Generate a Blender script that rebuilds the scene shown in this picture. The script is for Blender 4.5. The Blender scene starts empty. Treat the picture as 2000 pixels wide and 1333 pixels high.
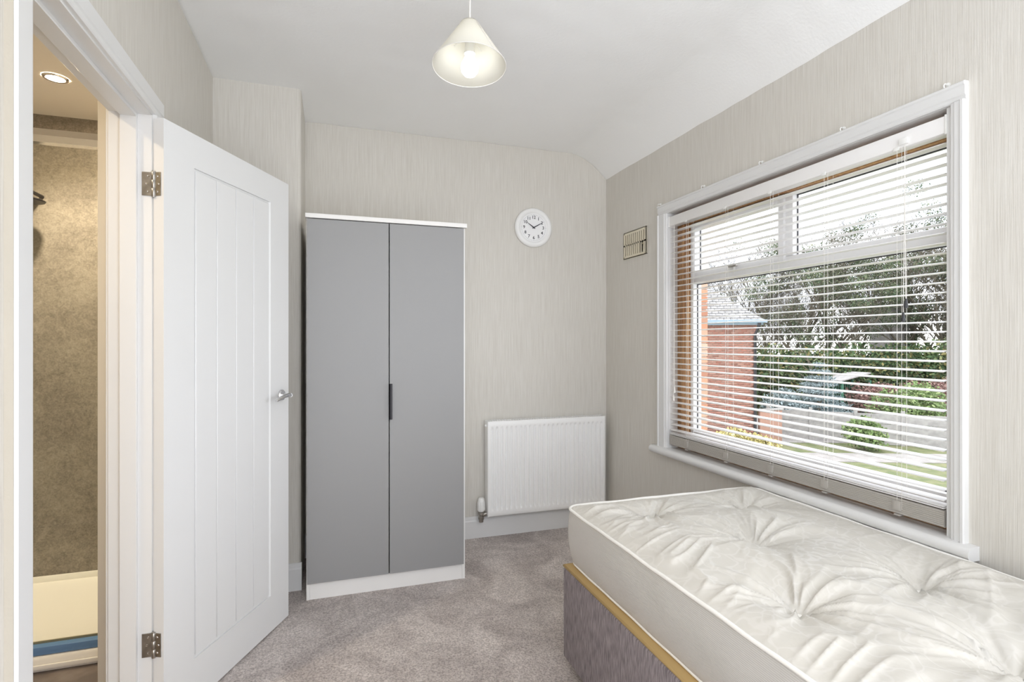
import bpy, bmesh, math, random
import numpy as np
from mathutils import Vector, Matrix, noise
random.seed(7); rng = np.random.default_rng(7)
S = bpy.context.scene
COL = S.collection
PI = math.pi

# ------------------------------------------------------------------ camera, world, exposure
YAW = math.atan(351 / 1060)
cd = bpy.data.cameras.new('camera'); cam = bpy.data.objects.new('camera', cd); COL.objects.link(cam)
cd.sensor_width = 36; cd.lens = 36 * 1060 / 2000; cd.clip_start = .02; cd.clip_end = 500
cam.location = (0, 0, 1.27); cam.rotation_euler = (PI / 2, 0, -YAW)
S.camera = cam
S.view_settings.view_transform = 'Standard'; S.view_settings.look = 'None'
S.view_settings.exposure = 1.58; S.view_settings.gamma = 1.0
S.view_settings.use_curve_mapping = False
S.cycles.use_denoising = True
S.cycles.max_bounces = 14; S.cycles.diffuse_bounces = 8; S.cycles.glossy_bounces = 4
S.cycles.transparent_max_bounces = 16; S.cycles.transmission_bounces = 8
S.cycles.caustics_reflective = False; S.cycles.caustics_refractive = False
S.cycles.sample_clamp_indirect = 6.0

W = bpy.data.worlds.new('sky'); S.world = W; W.use_nodes = True
wn = W.node_tree.nodes; wl = W.node_tree.links; wn.clear()
out = wn.new('ShaderNodeOutputWorld'); bg = wn.new('ShaderNodeBackground')
tc = wn.new('ShaderNodeTexCoord'); mp = wn.new('ShaderNodeMapping'); nz = wn.new('ShaderNodeTexNoise')
rp = wn.new('ShaderNodeValToRGB')
mp.inputs['Scale'].default_value = (1.2, 1.2, 4.0); nz.inputs['Scale'].default_value = 2.2
nz.inputs['Detail'].default_value = 5
rp.color_ramp.elements[0].position = .38; rp.color_ramp.elements[0].color = (.74, .81, .95, 1)
rp.color_ramp.elements[1].position = .62; rp.color_ramp.elements[1].color = (1, .985, .96, 1)
wl.new(tc.outputs['Generated'], mp.inputs['Vector']); wl.new(mp.outputs['Vector'], nz.inputs['Vector'])
wl.new(nz.outputs['Fac'], rp.inputs['Fac']); wl.new(rp.outputs['Color'], bg.inputs['Color'])
wl.new(bg.outputs['Background'], out.inputs['Surface'])
bg.inputs['Strength'].default_value = SKY = 1.35
BULB = 2.2
pt = bpy.data.lights.new('window_portal', 'AREA'); pt.shape = 'RECTANGLE'; pt.size = 1.36; pt.size_y = 1.2
pt.cycles.is_portal = True
po = bpy.data.objects.new('window_portal', pt); COL.objects.link(po)
po.location = (2.03, 1.9, 1.32); po.rotation_euler = (0, PI / 2, 0)   # -Z points into the room (-X)

# ------------------------------------------------------------------ materials
def mat(name, col, rough=.5, metal=0., bump=None, var=None, spec=None, emit=None, sub=None, coat=None):
    """bump=(scale,strength,distance) var=(scale, colour2, detail)"""
    m = bpy.data.materials.new(name); m.use_nodes = True
    n, l = m.node_tree.nodes, m.node_tree.links
    b = n['Principled BSDF']
    b.inputs['Base Color'].default_value = (*col, 1); b.inputs['Roughness'].default_value = rough
    b.inputs['Metallic'].default_value = metal
    if spec is not None: b.inputs['Specular IOR Level'].default_value = spec
    if coat: b.inputs['Coat Weight'].default_value = coat
    if emit: b.inputs['Emission Color'].default_value = (*emit[0], 1); b.inputs['Emission Strength'].default_value = emit[1]
    t = n.new('ShaderNodeTexCoord')
    if var:
        z = n.new('ShaderNodeTexNoise'); z.inputs['Scale'].default_value = var[0]; z.inputs['Detail'].default_value = var[2] if len(var) > 2 else 4
        r = n.new('ShaderNodeValToRGB'); r.color_ramp.elements[0].position = .35; r.color_ramp.elements[1].position = .65
        r.color_ramp.elements[0].color = (*col, 1); r.color_ramp.elements[1].color = (*var[1], 1)
        l.new(t.outputs['Object'], z.inputs['Vector']); l.new(z.outputs['Fac'], r.inputs['Fac']); l.new(r.outputs['Color'], b.inputs['Base Color'])
    if bump:
        z = n.new('ShaderNodeTexNoise'); z.inputs['Scale'].default_value = bump[0]; z.inputs['Detail'].default_value = 3
        u = n.new('ShaderNodeBump'); u.inputs['Strength'].default_value = bump[1]; u.inputs['Distance'].default_value = bump[2]
        l.new(t.outputs['Object'], z.inputs['Vector']); l.new(z.outputs['Fac'], u.inputs['Height']); l.new(u.outputs['Normal'], b.inputs['Normal'])
    return m

def nodes_of(m): return m.node_tree.nodes, m.node_tree.links, m.node_tree.nodes['Principled BSDF']

def world_uv(n, l, sx, sz, s2=None):
    """vector (x+y)*sx, z*sz in world metres: vertical strands on any wall"""
    g = n.new('ShaderNodeNewGeometry'); sp = n.new('ShaderNodeSeparateXYZ'); ad = n.new('ShaderNodeMath'); ad.operation = 'ADD'
    m1 = n.new('ShaderNodeMath'); m1.operation = 'MULTIPLY'; m1.inputs[1].default_value = sx
    m2 = n.new('ShaderNodeMath'); m2.operation = 'MULTIPLY'; m2.inputs[1].default_value = sz
    c = n.new('ShaderNodeCombineXYZ')
    l.new(g.outputs['Position'], sp.inputs[0]); l.new(sp.outputs[0], ad.inputs[0]); l.new(sp.outputs[1], ad.inputs[1])
    l.new(ad.outputs[0], m1.inputs[0]); l.new(sp.outputs[2], m2.inputs[0]); l.new(m1.outputs[0], c.inputs[0]); l.new(m2.outputs[0], c.inputs[1])
    return c.outputs[0]

def wallpaper():
    m = mat('wallpaper', (.56, .51, .45), .75, spec=.25); n, l, b = nodes_of(m)
    v = world_uv(n, l, 230, 3.6)
    z = n.new('ShaderNodeTexNoise'); z.inputs['Scale'].default_value = 1; z.inputs['Detail'].default_value = 3; z.inputs['Distortion'].default_value = .15
    l.new(v, z.inputs['Vector'])
    v2 = world_uv(n, l, 420, 9); z2 = n.new('ShaderNodeTexNoise'); z2.inputs['Scale'].default_value = 1; l.new(v2, z2.inputs['Vector'])
    mx = n.new('ShaderNodeMix'); mx.inputs[0].default_value = .4; l.new(z.outputs['Fac'], mx.inputs[2]); l.new(z2.outputs['Fac'], mx.inputs[3])
    r = n.new('ShaderNodeValToRGB'); r.color_ramp.elements[0].position = .36; r.color_ramp.elements[1].position = .62
    r.color_ramp.elements[0].color = (.60, .572, .52, 1); r.color_ramp.elements[1].color = (.685, .663, .615, 1)
    l.new(mx.outputs[0], r.inputs['Fac']); l.new(r.outputs['Color'], b.inputs['Base Color'])
    u = n.new('ShaderNodeBump'); u.inputs['Strength'].default_value = .5; u.inputs['Distance'].default_value = .002
    l.new(mx.outputs[0], u.inputs['Height']); l.new(u.outputs['Normal'], b.inputs['Normal'])
    return m

def carpet():
    m = mat('carpet', (.3, .27, .26), .95, spec=.1); n, l, b = nodes_of(m)
    t = n.new('ShaderNodeTexCoord')
    def nzn(s, d=3, dist=0):
        z = n.new('ShaderNodeTexNoise'); z.inputs['Scale'].default_value = s; z.inputs['Detail'].default_value = d
        z.inputs['Distortion'].default_value = dist; l.new(t.outputs['Object'], z.inputs['Vector']); return z.outputs['Fac']
    a, c = nzn(4.2, 7, 1.2), nzn(150, 5)
    r = n.new('ShaderNodeValToRGB'); r.color_ramp.elements[0].position = .36; r.color_ramp.elements[1].position = .66
    r.color_ramp.elements[0].color = (.56, .505, .48, 1); r.color_ramp.elements[1].color = (.80, .735, .70, 1)
    l.new(a, r.inputs['Fac'])
    r2 = n.new('ShaderNodeValToRGB'); r2.color_ramp.elements[0].position = .36; r2.color_ramp.elements[1].position = .64
    r2.color_ramp.elements[0].color = (.58, .57, .57, 1); r2.color_ramp.elements[1].color = (1.0, 1.0, 1.0, 1)
    l.new(c, r2.inputs['Fac'])
    mm = n.new('ShaderNodeMix'); mm.data_type = 'RGBA'; mm.blend_type = 'MULTIPLY'; mm.inputs[0].default_value = 1
    l.new(r.outputs['Color'], mm.inputs[6]); l.new(r2.outputs['Color'], mm.inputs[7]); l.new(mm.outputs[2], b.inputs['Base Color'])
    u = n.new('ShaderNodeBump'); u.inputs['Strength'].default_value = 1; u.inputs['Distance'].default_value = .006
    l.new(c, u.inputs['Height']); u2 = n.new('ShaderNodeBump'); u2.inputs['Strength'].default_value = .35; u2.inputs['Distance'].default_value = .02
    l.new(a, u2.inputs['Height']); l.new(u.outputs['Normal'], u2.inputs['Normal']); l.new(u2.outputs['Normal'], b.inputs['Normal'])
    return m

def ticking(name, c1, c2, s, rot=False):
    """fine woven stripes for the mattress border"""
    m = mat(name, c1, .8, spec=.2); n, l, b = nodes_of(m)
    t = n.new('ShaderNodeTexCoord'); w = n.new('ShaderNodeTexWave'); w.bands_direction = 'Z'; w.inputs['Scale'].default_value = s
    w.inputs['Distortion'].default_value = 1.2; w.inputs['Detail Scale'].default_value = 30
    l.new(t.outputs['Object'], w.inputs['Vector'])
    r = n.new('ShaderNodeValToRGB'); r.color_ramp.elements[0].color = (*c1, 1); r.color_ramp.elements[1].color = (*c2, 1)
    l.new(w.outputs['Fac'], r.inputs['Fac']); l.new(r.outputs['Color'], b.inputs['Base Color'])
    u = n.new('ShaderNodeBump'); u.inputs['Strength'].default_value = .5; u.inputs['Distance'].default_value = .0012
    l.new(w.outputs['Fac'], u.inputs['Height']); l.new(u.outputs['Normal'], b.inputs['Normal'])
    return m

def damask():
    m = mat('damask', (.76, .73, .66), .55, spec=.35); n, l, b = nodes_of(m)
    t = n.new('ShaderNodeTexCoord')
    vo = n.new('ShaderNodeTexVoronoi'); vo.feature = 'DISTANCE_TO_EDGE'; vo.inputs['Scale'].default_value = 19
    nz_ = n.new('ShaderNodeTexNoise'); nz_.inputs['Scale'].default_value = 14; nz_.inputs['Detail'].default_value = 1
    ad = n.new('ShaderNodeMix'); ad.data_type = 'VECTOR'; ad.inputs[0].default_value = .12
    l.new(t.outputs['Object'], nz_.inputs['Vector']); l.new(t.outputs['Object'], ad.inputs[4]); l.new(nz_.outputs['Color'], ad.inputs[5]); l.new(ad.outputs[1], vo.inputs['Vector'])
    r = n.new('ShaderNodeValToRGB'); r.color_ramp.elements[0].position = .03; r.color_ramp.elements[1].position = .09
    r.color_ramp.elements[0].color = (.66, .64, .60, 1); r.color_ramp.elements[1].color = (.625, .605, .56, 1)
    l.new(vo.outputs['Distance'], r.inputs['Fac']); l.new(r.outputs['Color'], b.inputs['Base Color'])
    r3 = n.new('ShaderNodeMapRange'); r3.inputs[1].default_value = .03; r3.inputs[2].default_value = .09; r3.inputs[3].default_value = .35; r3.inputs[4].default_value = .65
    l.new(vo.outputs['Distance'], r3.inputs[0]); l.new(r3.outputs[0], b.inputs['Roughness'])
    z = n.new('ShaderNodeTexNoise'); z.inputs['Scale'].default_value = 60; z.inputs['Detail'].default_value = 5; l.new(t.outputs['Object'], z.inputs['Vector'])
    u = n.new('ShaderNodeBump'); u.inputs['Strength'].default_value = .3; u.inputs['Distance'].default_value = .002
    l.new(z.outputs['Fac'], u.inputs['Height']); l.new(u.outputs['Normal'], b.inputs['Normal'])
    return m

def strand_fabric(name, c1, c2, su, sz):
    m = mat(name, c1, .85, spec=.2); n, l, b = nodes_of(m)
    v = world_uv(n, l, su, sz); z = n.new('ShaderNodeTexNoise'); z.inputs['Scale'].default_value = 1; z.inputs['Detail'].default_value = 4
    l.new(v, z.inputs['Vector'])
    r = n.new('ShaderNodeValToRGB'); r.color_ramp.elements[0].position = .35; r.color_ramp.elements[1].position = .65
    r.color_ramp.elements[0].color = (*c1, 1); r.color_ramp.elements[1].color = (*c2, 1)
    l.new(z.outputs['Fac'], r.inputs['Fac']); l.new(r.outputs['Color'], b.inputs['Base Color'])
    u = n.new('ShaderNodeBump'); u.inputs['Strength'].default_value = .4; u.inputs['Distance'].default_value = .001
    l.new(z.outputs['Fac'], u.inputs['Height']); l.new(u.outputs['Normal'], b.inputs['Normal'])
    return m

def stone():
    m = mat('shower_panel', (.2, .17, .14), .4); n, l, b = nodes_of(m); t = n.new('ShaderNodeTexCoord'); fac = []
    for sc_, d_, ds in ((5, 8, .6), (38, 10, 1.2), (130, 4, 0)):
        z = n.new('ShaderNodeTexNoise'); z.inputs['Scale'].default_value = sc_; z.inputs['Detail'].default_value = d_; z.inputs['Distortion'].default_value = ds
        z.inputs['Roughness'].default_value = .65; l.new(t.outputs['Object'], z.inputs['Vector']); fac.append(z.outputs['Fac'])
    m1 = n.new('ShaderNodeMix'); m1.inputs[0].default_value = .5; l.new(fac[0], m1.inputs[2]); l.new(fac[1], m1.inputs[3])
    m2 = n.new('ShaderNodeMix'); m2.inputs[0].default_value = .3; l.new(m1.outputs[0], m2.inputs[2]); l.new(fac[2], m2.inputs[3])
    r = n.new('ShaderNodeValToRGB'); r.color_ramp.elements[0].position = .36; r.color_ramp.elements[1].position = .64
    r.color_ramp.elements[0].color = (.12, .10, .082, 1); r.color_ramp.elements[1].color = (.36, .32, .27, 1)
    l.new(m2.outputs[0], r.inputs['Fac']); l.new(r.outputs['Color'], b.inputs['Base Color']); return m

def wood():
    m = mat('golden_wood', (.45, .2, .06), .35, spec=.5); n, l, b = nodes_of(m)
    t = n.new('ShaderNodeTexCoord'); mpn = n.new('ShaderNodeMapping'); mpn.inputs['Scale'].default_value = (60, 60, 4)
    z = n.new('ShaderNodeTexNoise'); z.inputs['Scale'].default_value = 1; z.inputs['Detail'].default_value = 5
    l.new(t.outputs['Object'], mpn.inputs[0]); l.new(mpn.outputs[0], z.inputs['Vector'])
    r = n.new('ShaderNodeValToRGB'); r.color_ramp.elements[0].position = .3; r.color_ramp.elements[1].position = .7
    r.color_ramp.elements[0].color = (.31, .14, .05, 1); r.color_ramp.elements[1].color = (.56, .33, .15, 1)
    l.new(z.outputs['Fac'], r.inputs['Fac']); l.new(r.outputs['Color'], b.inputs['Base Color'])
    return m

def island(name, cols, rough=.7, extra_noise=None):
    """colour picked per leaf or per piece (random per mesh island / object)"""
    m = mat(name, cols[0], rough, spec=.2); n, l, b = nodes_of(m)
    g = n.new('ShaderNodeNewGeometry'); r = n.new('ShaderNodeValToRGB'); e = r.color_ramp.elements
    while len(e) < len(cols): e.new(.5)
    for i, c in enumerate(cols): e[i].position = i / (len(cols) - 1) if len(cols) > 1 else 0; e[i].color = (*c, 1)
    l.new(g.outputs['Random Per Island'], r.inputs['Fac']); l.new(r.outputs['Color'], b.inputs['Base Color'])
    return m

def per_object(name, cols, rough=.8):
    m = mat(name, cols[0], rough, spec=.15, bump=(90, .4, .004)); n, l, b = nodes_of(m)
    g = n.new('ShaderNodeObjectInfo'); r = n.new('ShaderNodeValToRGB'); e = r.color_ramp.elements
    while len(e) < len(cols): e.new(.5)
    for i, c in enumerate(cols): e[i].position = i / (len(cols) - 1); e[i].color = (*c, 1)
    l.new(g.outputs['Random'], r.inputs['Fac']); l.new(r.outputs['Color'], b.inputs['Base Color'])
    return m

def glass(name, tint=(1, 1, 1)):
    m = bpy.data.materials.new(name); m.use_nodes = True; n, l = m.node_tree.nodes, m.node_tree.links; n.clear()
    o = n.new('ShaderNodeOutputMaterial'); mx = n.new('ShaderNodeMixShader'); tr = n.new('ShaderNodeBsdfTransparent'); gl = n.new('ShaderNodeBsdfGlossy')
    fr = n.new('ShaderNodeFresnel'); fr.inputs[0].default_value = 1.35; gl.inputs['Roughness'].default_value = .02
    tr.inputs[0].default_value = (*tint, 1)
    ge = n.new('ShaderNodeNewGeometry'); iv = n.new('ShaderNodeMath'); iv.operation = 'SUBTRACT'; iv.inputs[0].default_value = 1; mu = n.new('ShaderNodeMath'); mu.operation = 'MULTIPLY'
    l.new(ge.outputs['Backfacing'], iv.inputs[1]); l.new(iv.outputs[0], mu.inputs[0]); l.new(fr.outputs[0], mu.inputs[1]); l.new(mu.outputs[0], mx.inputs[0]); l.new(tr.outputs[0], mx.inputs[1]); l.new(gl.outputs[0], mx.inputs[2]); l.new(mx.outputs[0], o.inputs[0])
    return m

def shade_cloth():
    m = bpy.data.materials.new('shade_cloth'); m.use_nodes = True; n, l = m.node_tree.nodes, m.node_tree.links; n.clear()
    o = n.new('ShaderNodeOutputMaterial'); mx = n.new('ShaderNodeMixShader'); d = n.new('ShaderNodeBsdfDiffuse'); t = n.new('ShaderNodeBsdfTranslucent')
    d.inputs[0].default_value = (.86, .84, .76, 1); t.inputs[0].default_value = (.88, .85, .76, 1); mx.inputs[0].default_value = .30
    l.new(d.outputs[0], mx.inputs[1]); l.new(t.outputs[0], mx.inputs[2]); l.new(mx.outputs[0], o.inputs[0])
    return m

def slat_mat():
    m = bpy.data.materials.new('blind_slat'); m.use_nodes = True; n, l = m.node_tree.nodes, m.node_tree.links
    b = n['Principled BSDF']; b.inputs['Base Color'].default_value = (.82, .81, .80, 1); b.inputs['Roughness'].default_value = .35
    return m

M = dict(
    paper=wallpaper(), carpet=carpet(), damask=damask(), wood=wood(), slat=slat_mat(),
    ceiling=mat('ceiling_paint', (.89, .895, .89), .9, bump=(75, .3, .003), spec=.1),
    gloss=mat('white_gloss', (.73, .73, .725), .3, bump=(14, .06, .004)),
    door=mat('door_paint', (.74, .745, .745), .45, bump=(60, .05, .002)),
    upvc=mat('upvc', (.80, .80, .81), .3),
    border=ticking('mattress_border', (.50, .485, .465), (.61, .60, .58), 70),
    piping=mat('piping', (.86, .85, .82), .6),
    divan=strand_fabric('divan_fabric', (.155, .135, .15), (.33, .295, .31), 260, 22),
    gold=mat('gold_cloth', (.50, .35, .15), .8, bump=(400, .3, .001)),
    ward=mat('grey_door', (.29, .29, .29), .42, bump=(900, .12, .0004)),
    white=mat('white_board', (.83, .82, .80), .4),
    black=mat('black_metal', (.02, .018, .022), .4, .4),
    chrome=mat('chrome', (.78, .78, .79), .12, 1),
    steel=mat('brushed_steel', (.5, .48, .45), .32, 1, bump=(200, .15, .001), var=(30, (.36, .34, .31))),
    rad=mat('radiator_enamel', (.90, .90, .89), .28),
    cream=mat('cream_plastic', (.72, .66, .52), .45),
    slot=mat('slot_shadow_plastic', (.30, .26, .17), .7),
    ink=mat('clock_ink', (.04, .04, .05), .5),
    clockface=mat('clock_face', (.86, .86, .86), .5),
    clockrim=mat('clock_rim', (.86, .86, .85), .25),
    plastic=mat('white_plastic', (.85, .85, .83), .35),
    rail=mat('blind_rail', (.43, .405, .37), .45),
    cord=mat('cord', (.78, .76, .72), .8),
    shade=shade_cloth(),
    bulb=mat('bulb', (1, 1, 1), .5, emit=((.93, .965, 1.0), BULB)),
    lamp_warm=mat('downlight_lens', (1, 1, 1), .5, emit=((1, .78, .5), 260)),
    stone=stone(),
    tray=mat('tray_acrylic', (.86, .84, .80), .25),
    srail=mat('shower_rail_blue', (.14, .27, .50), .3, .1),
    bathwall=mat('bathroom_paint', (.80, .78, .74), .5),
    bathceil=mat('bathroom_ceiling', (.74, .70, .64), .7, bump=(60, .2, .002)),
    bathfloor=mat('bathroom_floor', (.16, .13, .12), .4, var=(12, (.25, .21, .19), 6)),
    glass=glass('window_glass'), sglass=glass('shower_glass', (.96, .98, .97)),
    brick=per_object('brick_face', [(.36, .17, .10), (.42, .21, .13), (.40, .28, .20), (.30, .14, .09), (.45, .33, .25)]),
    hbrick=island('house_brick', [(.27, .12, .09), (.34, .155, .115), (.30, .165, .13), (.36, .20, .155), (.22, .105, .08)], .85),
    mortar=mat('mortar', (.42, .37, .32), .9, bump=(80, .4, .004)),
    render=mat('cream_render', (.72, .66, .56), .9, bump=(50, .4, .004)),
    tile=mat('roof_tile', (.25, .245, .24), .8, var=(9, (.40, .39, .38), 5), bump=(30, .5, .01)),
    gutter=mat('grey_gutter', (.22, .30, .36), .45),
    pipe=mat('black_pipe', (.03, .03, .035), .4),
    grass=mat('lawn', (.12, .15, .06), .95, var=(3, (.22, .22, .11), 8), bump=(60, .8, .03)),
    paving=mat('paving', (.25, .235, .22), .9, var=(3, (.34, .32, .30), 6), bump=(30, .4, .01)),
    gravel=mat('gravel', (.22, .13, .10), .95, var=(40, (.36, .25, .21), 5), bump=(90, 1, .02)),
    concrete=mat('concrete', (.27, .26, .25), .9, var=(6, (.36, .345, .33), 6), bump=(60, .3, .005)),
    rockstone=mat('grey_stone', (.26, .25, .24), .9, var=(5, (.38, .36, .34), 6), bump=(20, .8, .03)),
    bark=mat('bark', (.09, .075, .055), .95, var=(12, (.17, .15, .11), 5)),
    ivy=island('ivy_leaf', [(.05, .08, .045), (.09, .125, .07), (.14, .175, .10), (.22, .22, .13)]),
    hedge=island('hedge_leaf', [(.03, .06, .025), (.06, .10, .04), (.10, .14, .06), (.22, .18, .07)]),
    lime=island('lime_leaf', [(.12, .18, .07), (.18, .26, .10), (.28, .33, .15)]),
    straw=island('straw_leaf', [(.30, .27, .10), (.50, .44, .18), (.62, .55, .28)]),
    blue=island('blue_needle', [(.15, .19, .19), (.25, .31, .32), (.38, .45, .46)]),
    red=island('red_leaf', [(.20, .11, .10), (.27, .16, .14), (.33, .23, .19)]),
    terra=mat('terracotta', (.34, .20, .15), .9, bump=(60, .3, .004)),
    edge=mat('beige_edge_shade', (.50, .46, .39), .8, bump=(30, .6, .004)),
    green_paint=mat('green_paint', (.05, .16, .10), .6),
)

# ------------------------------------------------------------------ building helpers
org = {}
def link(o, parent=None):
    COL.objects.link(o)
    if parent is not None: o.parent = parent
    return o
def props(o, label=None, cat=None, group=None, kind=None):
    if label: o['label'] = label
    if cat: o['category'] = cat
    if group: o['group'] = group
    if kind: o['kind'] = kind
    return o
def thing(name, loc, label=None, cat=None, group=None, kind=None, rotz=0, local=False):
    o = bpy.data.objects.new(name, None); o.empty_display_size = .1; link(o)
    o.location = loc; o.rotation_euler = (0, 0, rotz)
    org[o] = Vector((0, 0, 0)) if local else Vector(loc)
    return props(o, label, cat, group, kind)
def fin(name, me, m, parent=None, smooth=False, auto=None):
    """mesh holds coordinates in the thing's frame; recentre on its own middle"""
    n = len(me.vertices); co = np.empty(n * 3, np.float32); me.vertices.foreach_get('co', co); co = co.reshape(-1, 3)
    c = (co.max(0) + co.min(0)) / 2; me.vertices.foreach_set('co', (co - c).ravel()); me.update()
    if m is not None:
        for x in (m if isinstance(m, (list, tuple)) else [m]): me.materials.append(x)
    if smooth:
        me.shade_smooth()
        if auto: me.set_sharp_from_angle(angle=math.radians(auto))
    o = bpy.data.objects.new(name, me); link(o, parent)
    cw = Vector([float(v) for v in c]); o.location = cw - (org[parent] if parent is not None else Vector())
    org[o] = cw
    return o
def bmfin(name, bm, m, parent=None, smooth=False, auto=None):
    bmesh.ops.recalc_face_normals(bm, faces=bm.faces)
    me = bpy.data.meshes.new(name); bm.to_mesh(me); bm.free(); return fin(name, me, m, parent, smooth, auto)
def bx(bm, x0, y0, z0, x1, y1, z1, bev=0, seg=2, rot=None, at=None):
    b = bmesh.new(); bmesh.ops.create_cube(b, size=1)
    for v in b.verts: v.co = Vector(((x0 + x1) / 2 + v.co.x * (x1 - x0), (y0 + y1) / 2 + v.co.y * (y1 - y0), (z0 + z1) / 2 + v.co.z * (z1 - z0)))
    if bev: bmesh.ops.bevel(b, geom=list(b.edges), offset=bev, segments=seg, profile=.5, affect='EDGES')
    if rot is not None: bmesh.ops.rotate(b, verts=b.verts, cent=at or (0, 0, 0), matrix=rot)
    t = bpy.data.meshes.new('t'); b.to_mesh(t); b.free(); bm.from_mesh(t); bpy.data.meshes.remove(t); return bm
def box(name, x0, y0, z0, x1, y1, z1, m, parent=None, bev=0, seg=2, smooth=None):
    return bmfin(name, bx(bmesh.new(), x0, y0, z0, x1, y1, z1, bev, seg), m, parent, smooth=bool(bev) if smooth is None else smooth, auto=40)
def tube(bm, pts, r, n=10, caps=True):
    pts = [Vector(p) for p in pts]; rs = r if isinstance(r, (list, tuple)) else [r] * len(pts); rings = []
    prev = None
    for i, p in enumerate(pts):
        d = (pts[min(i + 1, len(pts) - 1)] - pts[max(i - 1, 0)]).normalized()
        if prev is None:
            a = d.orthogonal().normalized()
        else:
            a = (prev - d * prev.dot(d)); a = a.normalized() if a.length > 1e-6 else d.orthogonal().normalized()
        prev = a; b = d.cross(a)
        rings.append([bm.verts.new(p + (a * math.cos(2 * PI * k / n) + b * math.sin(2 * PI * k / n)) * rs[i]) for k in range(n)])
    for A, B in zip(rings, rings[1:]):
        for k in range(n): bm.faces.new((A[k], A[(k + 1) % n], B[(k + 1) % n], B[k]))
    if caps: bm.faces.new(rings[0][::-1]); bm.faces.new(rings[-1])
    return bm
def tubeo(name, pts, r, m, parent=None, n=10): return bmfin(name, tube(bmesh.new(), pts, r, n), m, parent, True, 50)
def lathe(bm, prof, n=48, mx=None, close=False):
    """prof list of (r,z); rotates about Z then transformed by mx"""
    rings = []
    for r, z in prof:
        rings.append([bm.verts.new((r * math.cos(2 * PI * k / n), r * math.sin(2 * PI * k / n), z)) for k in range(n)] if r > 1e-5 else [bm.verts.new((0, 0, z))])
    for A, B in zip(rings, rings[1:]):
        for k in range(n):
            k2 = (k + 1) % n
            if len(A) == 1 and len(B) == 1: continue
            if len(A) == 1: bm.faces.new((A[0], B[k], B[k2]))
            elif len(B) == 1: bm.faces.new((A[k], A[k2], B[0]))
            else: bm.faces.new((A[k], A[k2], B[k2], B[k]))
    if mx is not None: bmesh.ops.transform(bm, matrix=mx, verts=bm.verts)
    return bm
def lat(name, prof, m, parent=None, mx=None, n=48, auto=45): return bmfin(name, lathe(bmesh.new(), prof, n, mx), m, parent, True, auto)
def prism(bm, poly, ax, a, b):
    """extrude 2-D polygon along axis ax ('x','y','z') from a to b; poly in the other two axes in order"""
    def P(u, v, w):
        return {'x': (w, u, v), 'y': (u, w, v), 'z': (u, v, w)}[ax]
    A = [bm.verts.new(P(u, v, a)) for u, v in poly]; B = [bm.verts.new(P(u, v, b)) for u, v in poly]
    bm.faces.new(A); bm.faces.new(B[::-1]); n = len(poly)
    for k in range(n): bm.faces.new((A[k], B[k], B[(k + 1) % n], A[(k + 1) % n]))
    return bm
def npmesh(name, co, faces):
    me = bpy.data.meshes.new(name); co = np.asarray(co, np.float32); faces = np.asarray(faces, np.int32)
    me.vertices.add(len(co)); me.vertices.foreach_set('co', co.ravel())
    k = faces.shape[1]; me.loops.add(faces.size); me.loops.foreach_set('vertex_index', faces.ravel())
    me.polygons.add(len(faces)); me.polygons.foreach_set('loop_start', np.arange(0, faces.size, k, dtype=np.int32))
    me.update(calc_edges=True); me.validate(); return me
def dup(o, loc, parent=None):
    c = o.copy(); COL.objects.link(c); c.parent = parent if parent is not None else o.parent; c.location = loc; return c

# ------------------------------------------------------------------ the room shell
XL, XR, YF, YB = -.555, 1.823, 3.405, -.40   # back wall left out so sky light fills the room from behind the camera
ZC = 2.56
def structure(o): o['kind'] = 'structure'; return o
structure(box('floor', XL - .01, YB, -.1, XR + .3, YF + .1, 0, M['carpet']))
# far wall, with the boxed-in chimney corner
structure(box('wall_far', -.7, YF, 0, XR + .3, YF + .15, 2.62, M['paper']))
bm = bmesh.new(); r = .022; pts = [(XL, 2.978)] + [(-.152 - r + r * math.cos(t), 2.978 + r - r * math.sin(t)) for t in np.linspace(PI / 2, 0, 8)] + [(-.152, YF), (XL, YF)]
structure(bmfin('wall_chimney', prism(bm, pts, 'z', 0, 2.62), M['paper'], None, True, 35))
# left wall with the doorway: frame opening y 1.245..2.05, z 0..2.03
bm = bmesh.new()
bx(bm, XL - .115, YB - .1, 0, XL, 1.245, 2.62); bx(bm, XL - .115, 2.05, 0, XL, YF + .1, 2.62); bx(bm, XL - .115, 1.245, 2.03, XL, 2.05, 2.62)
structure(bmfin('wall_left', bm, M['paper']))
# right wall with the window opening y 1.19..2.665, z .62..2.0
WY0, WY1, WZ0, WZ1 = 1.180, 2.667, .625, 2.003; WN = 1.135
bm = bmesh.new()
bx(bm, XR, YB - .1, 0, XR + .166, WN, 2.62); bx(bm, XR, WY1, 0, XR + .166, YF + .1, 2.62)
bx(bm, XR, WN, 0, XR + .166, WY1, WZ0); bx(bm, XR, WN, WZ1, XR + .166, WY1, 2.62)
structure(bmfin('wall_right', bm, M['paper']))
# white reveal linings inside the window opening
bm = bmesh.new()
bx(bm, XR + .001, WY1 - .004, WZ0, 1.885, WY1 + .02, WZ1 + .01); bx(bm, XR + .001, WN, WZ0, 1.885, WY0 + .004, WZ1 + .01)
bx(bm, XR + .001, WY0, WZ1 - .004, 1.885, WY1, WZ1 + .02)
# (linked as part of the window below)
REVEAL = bm
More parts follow.
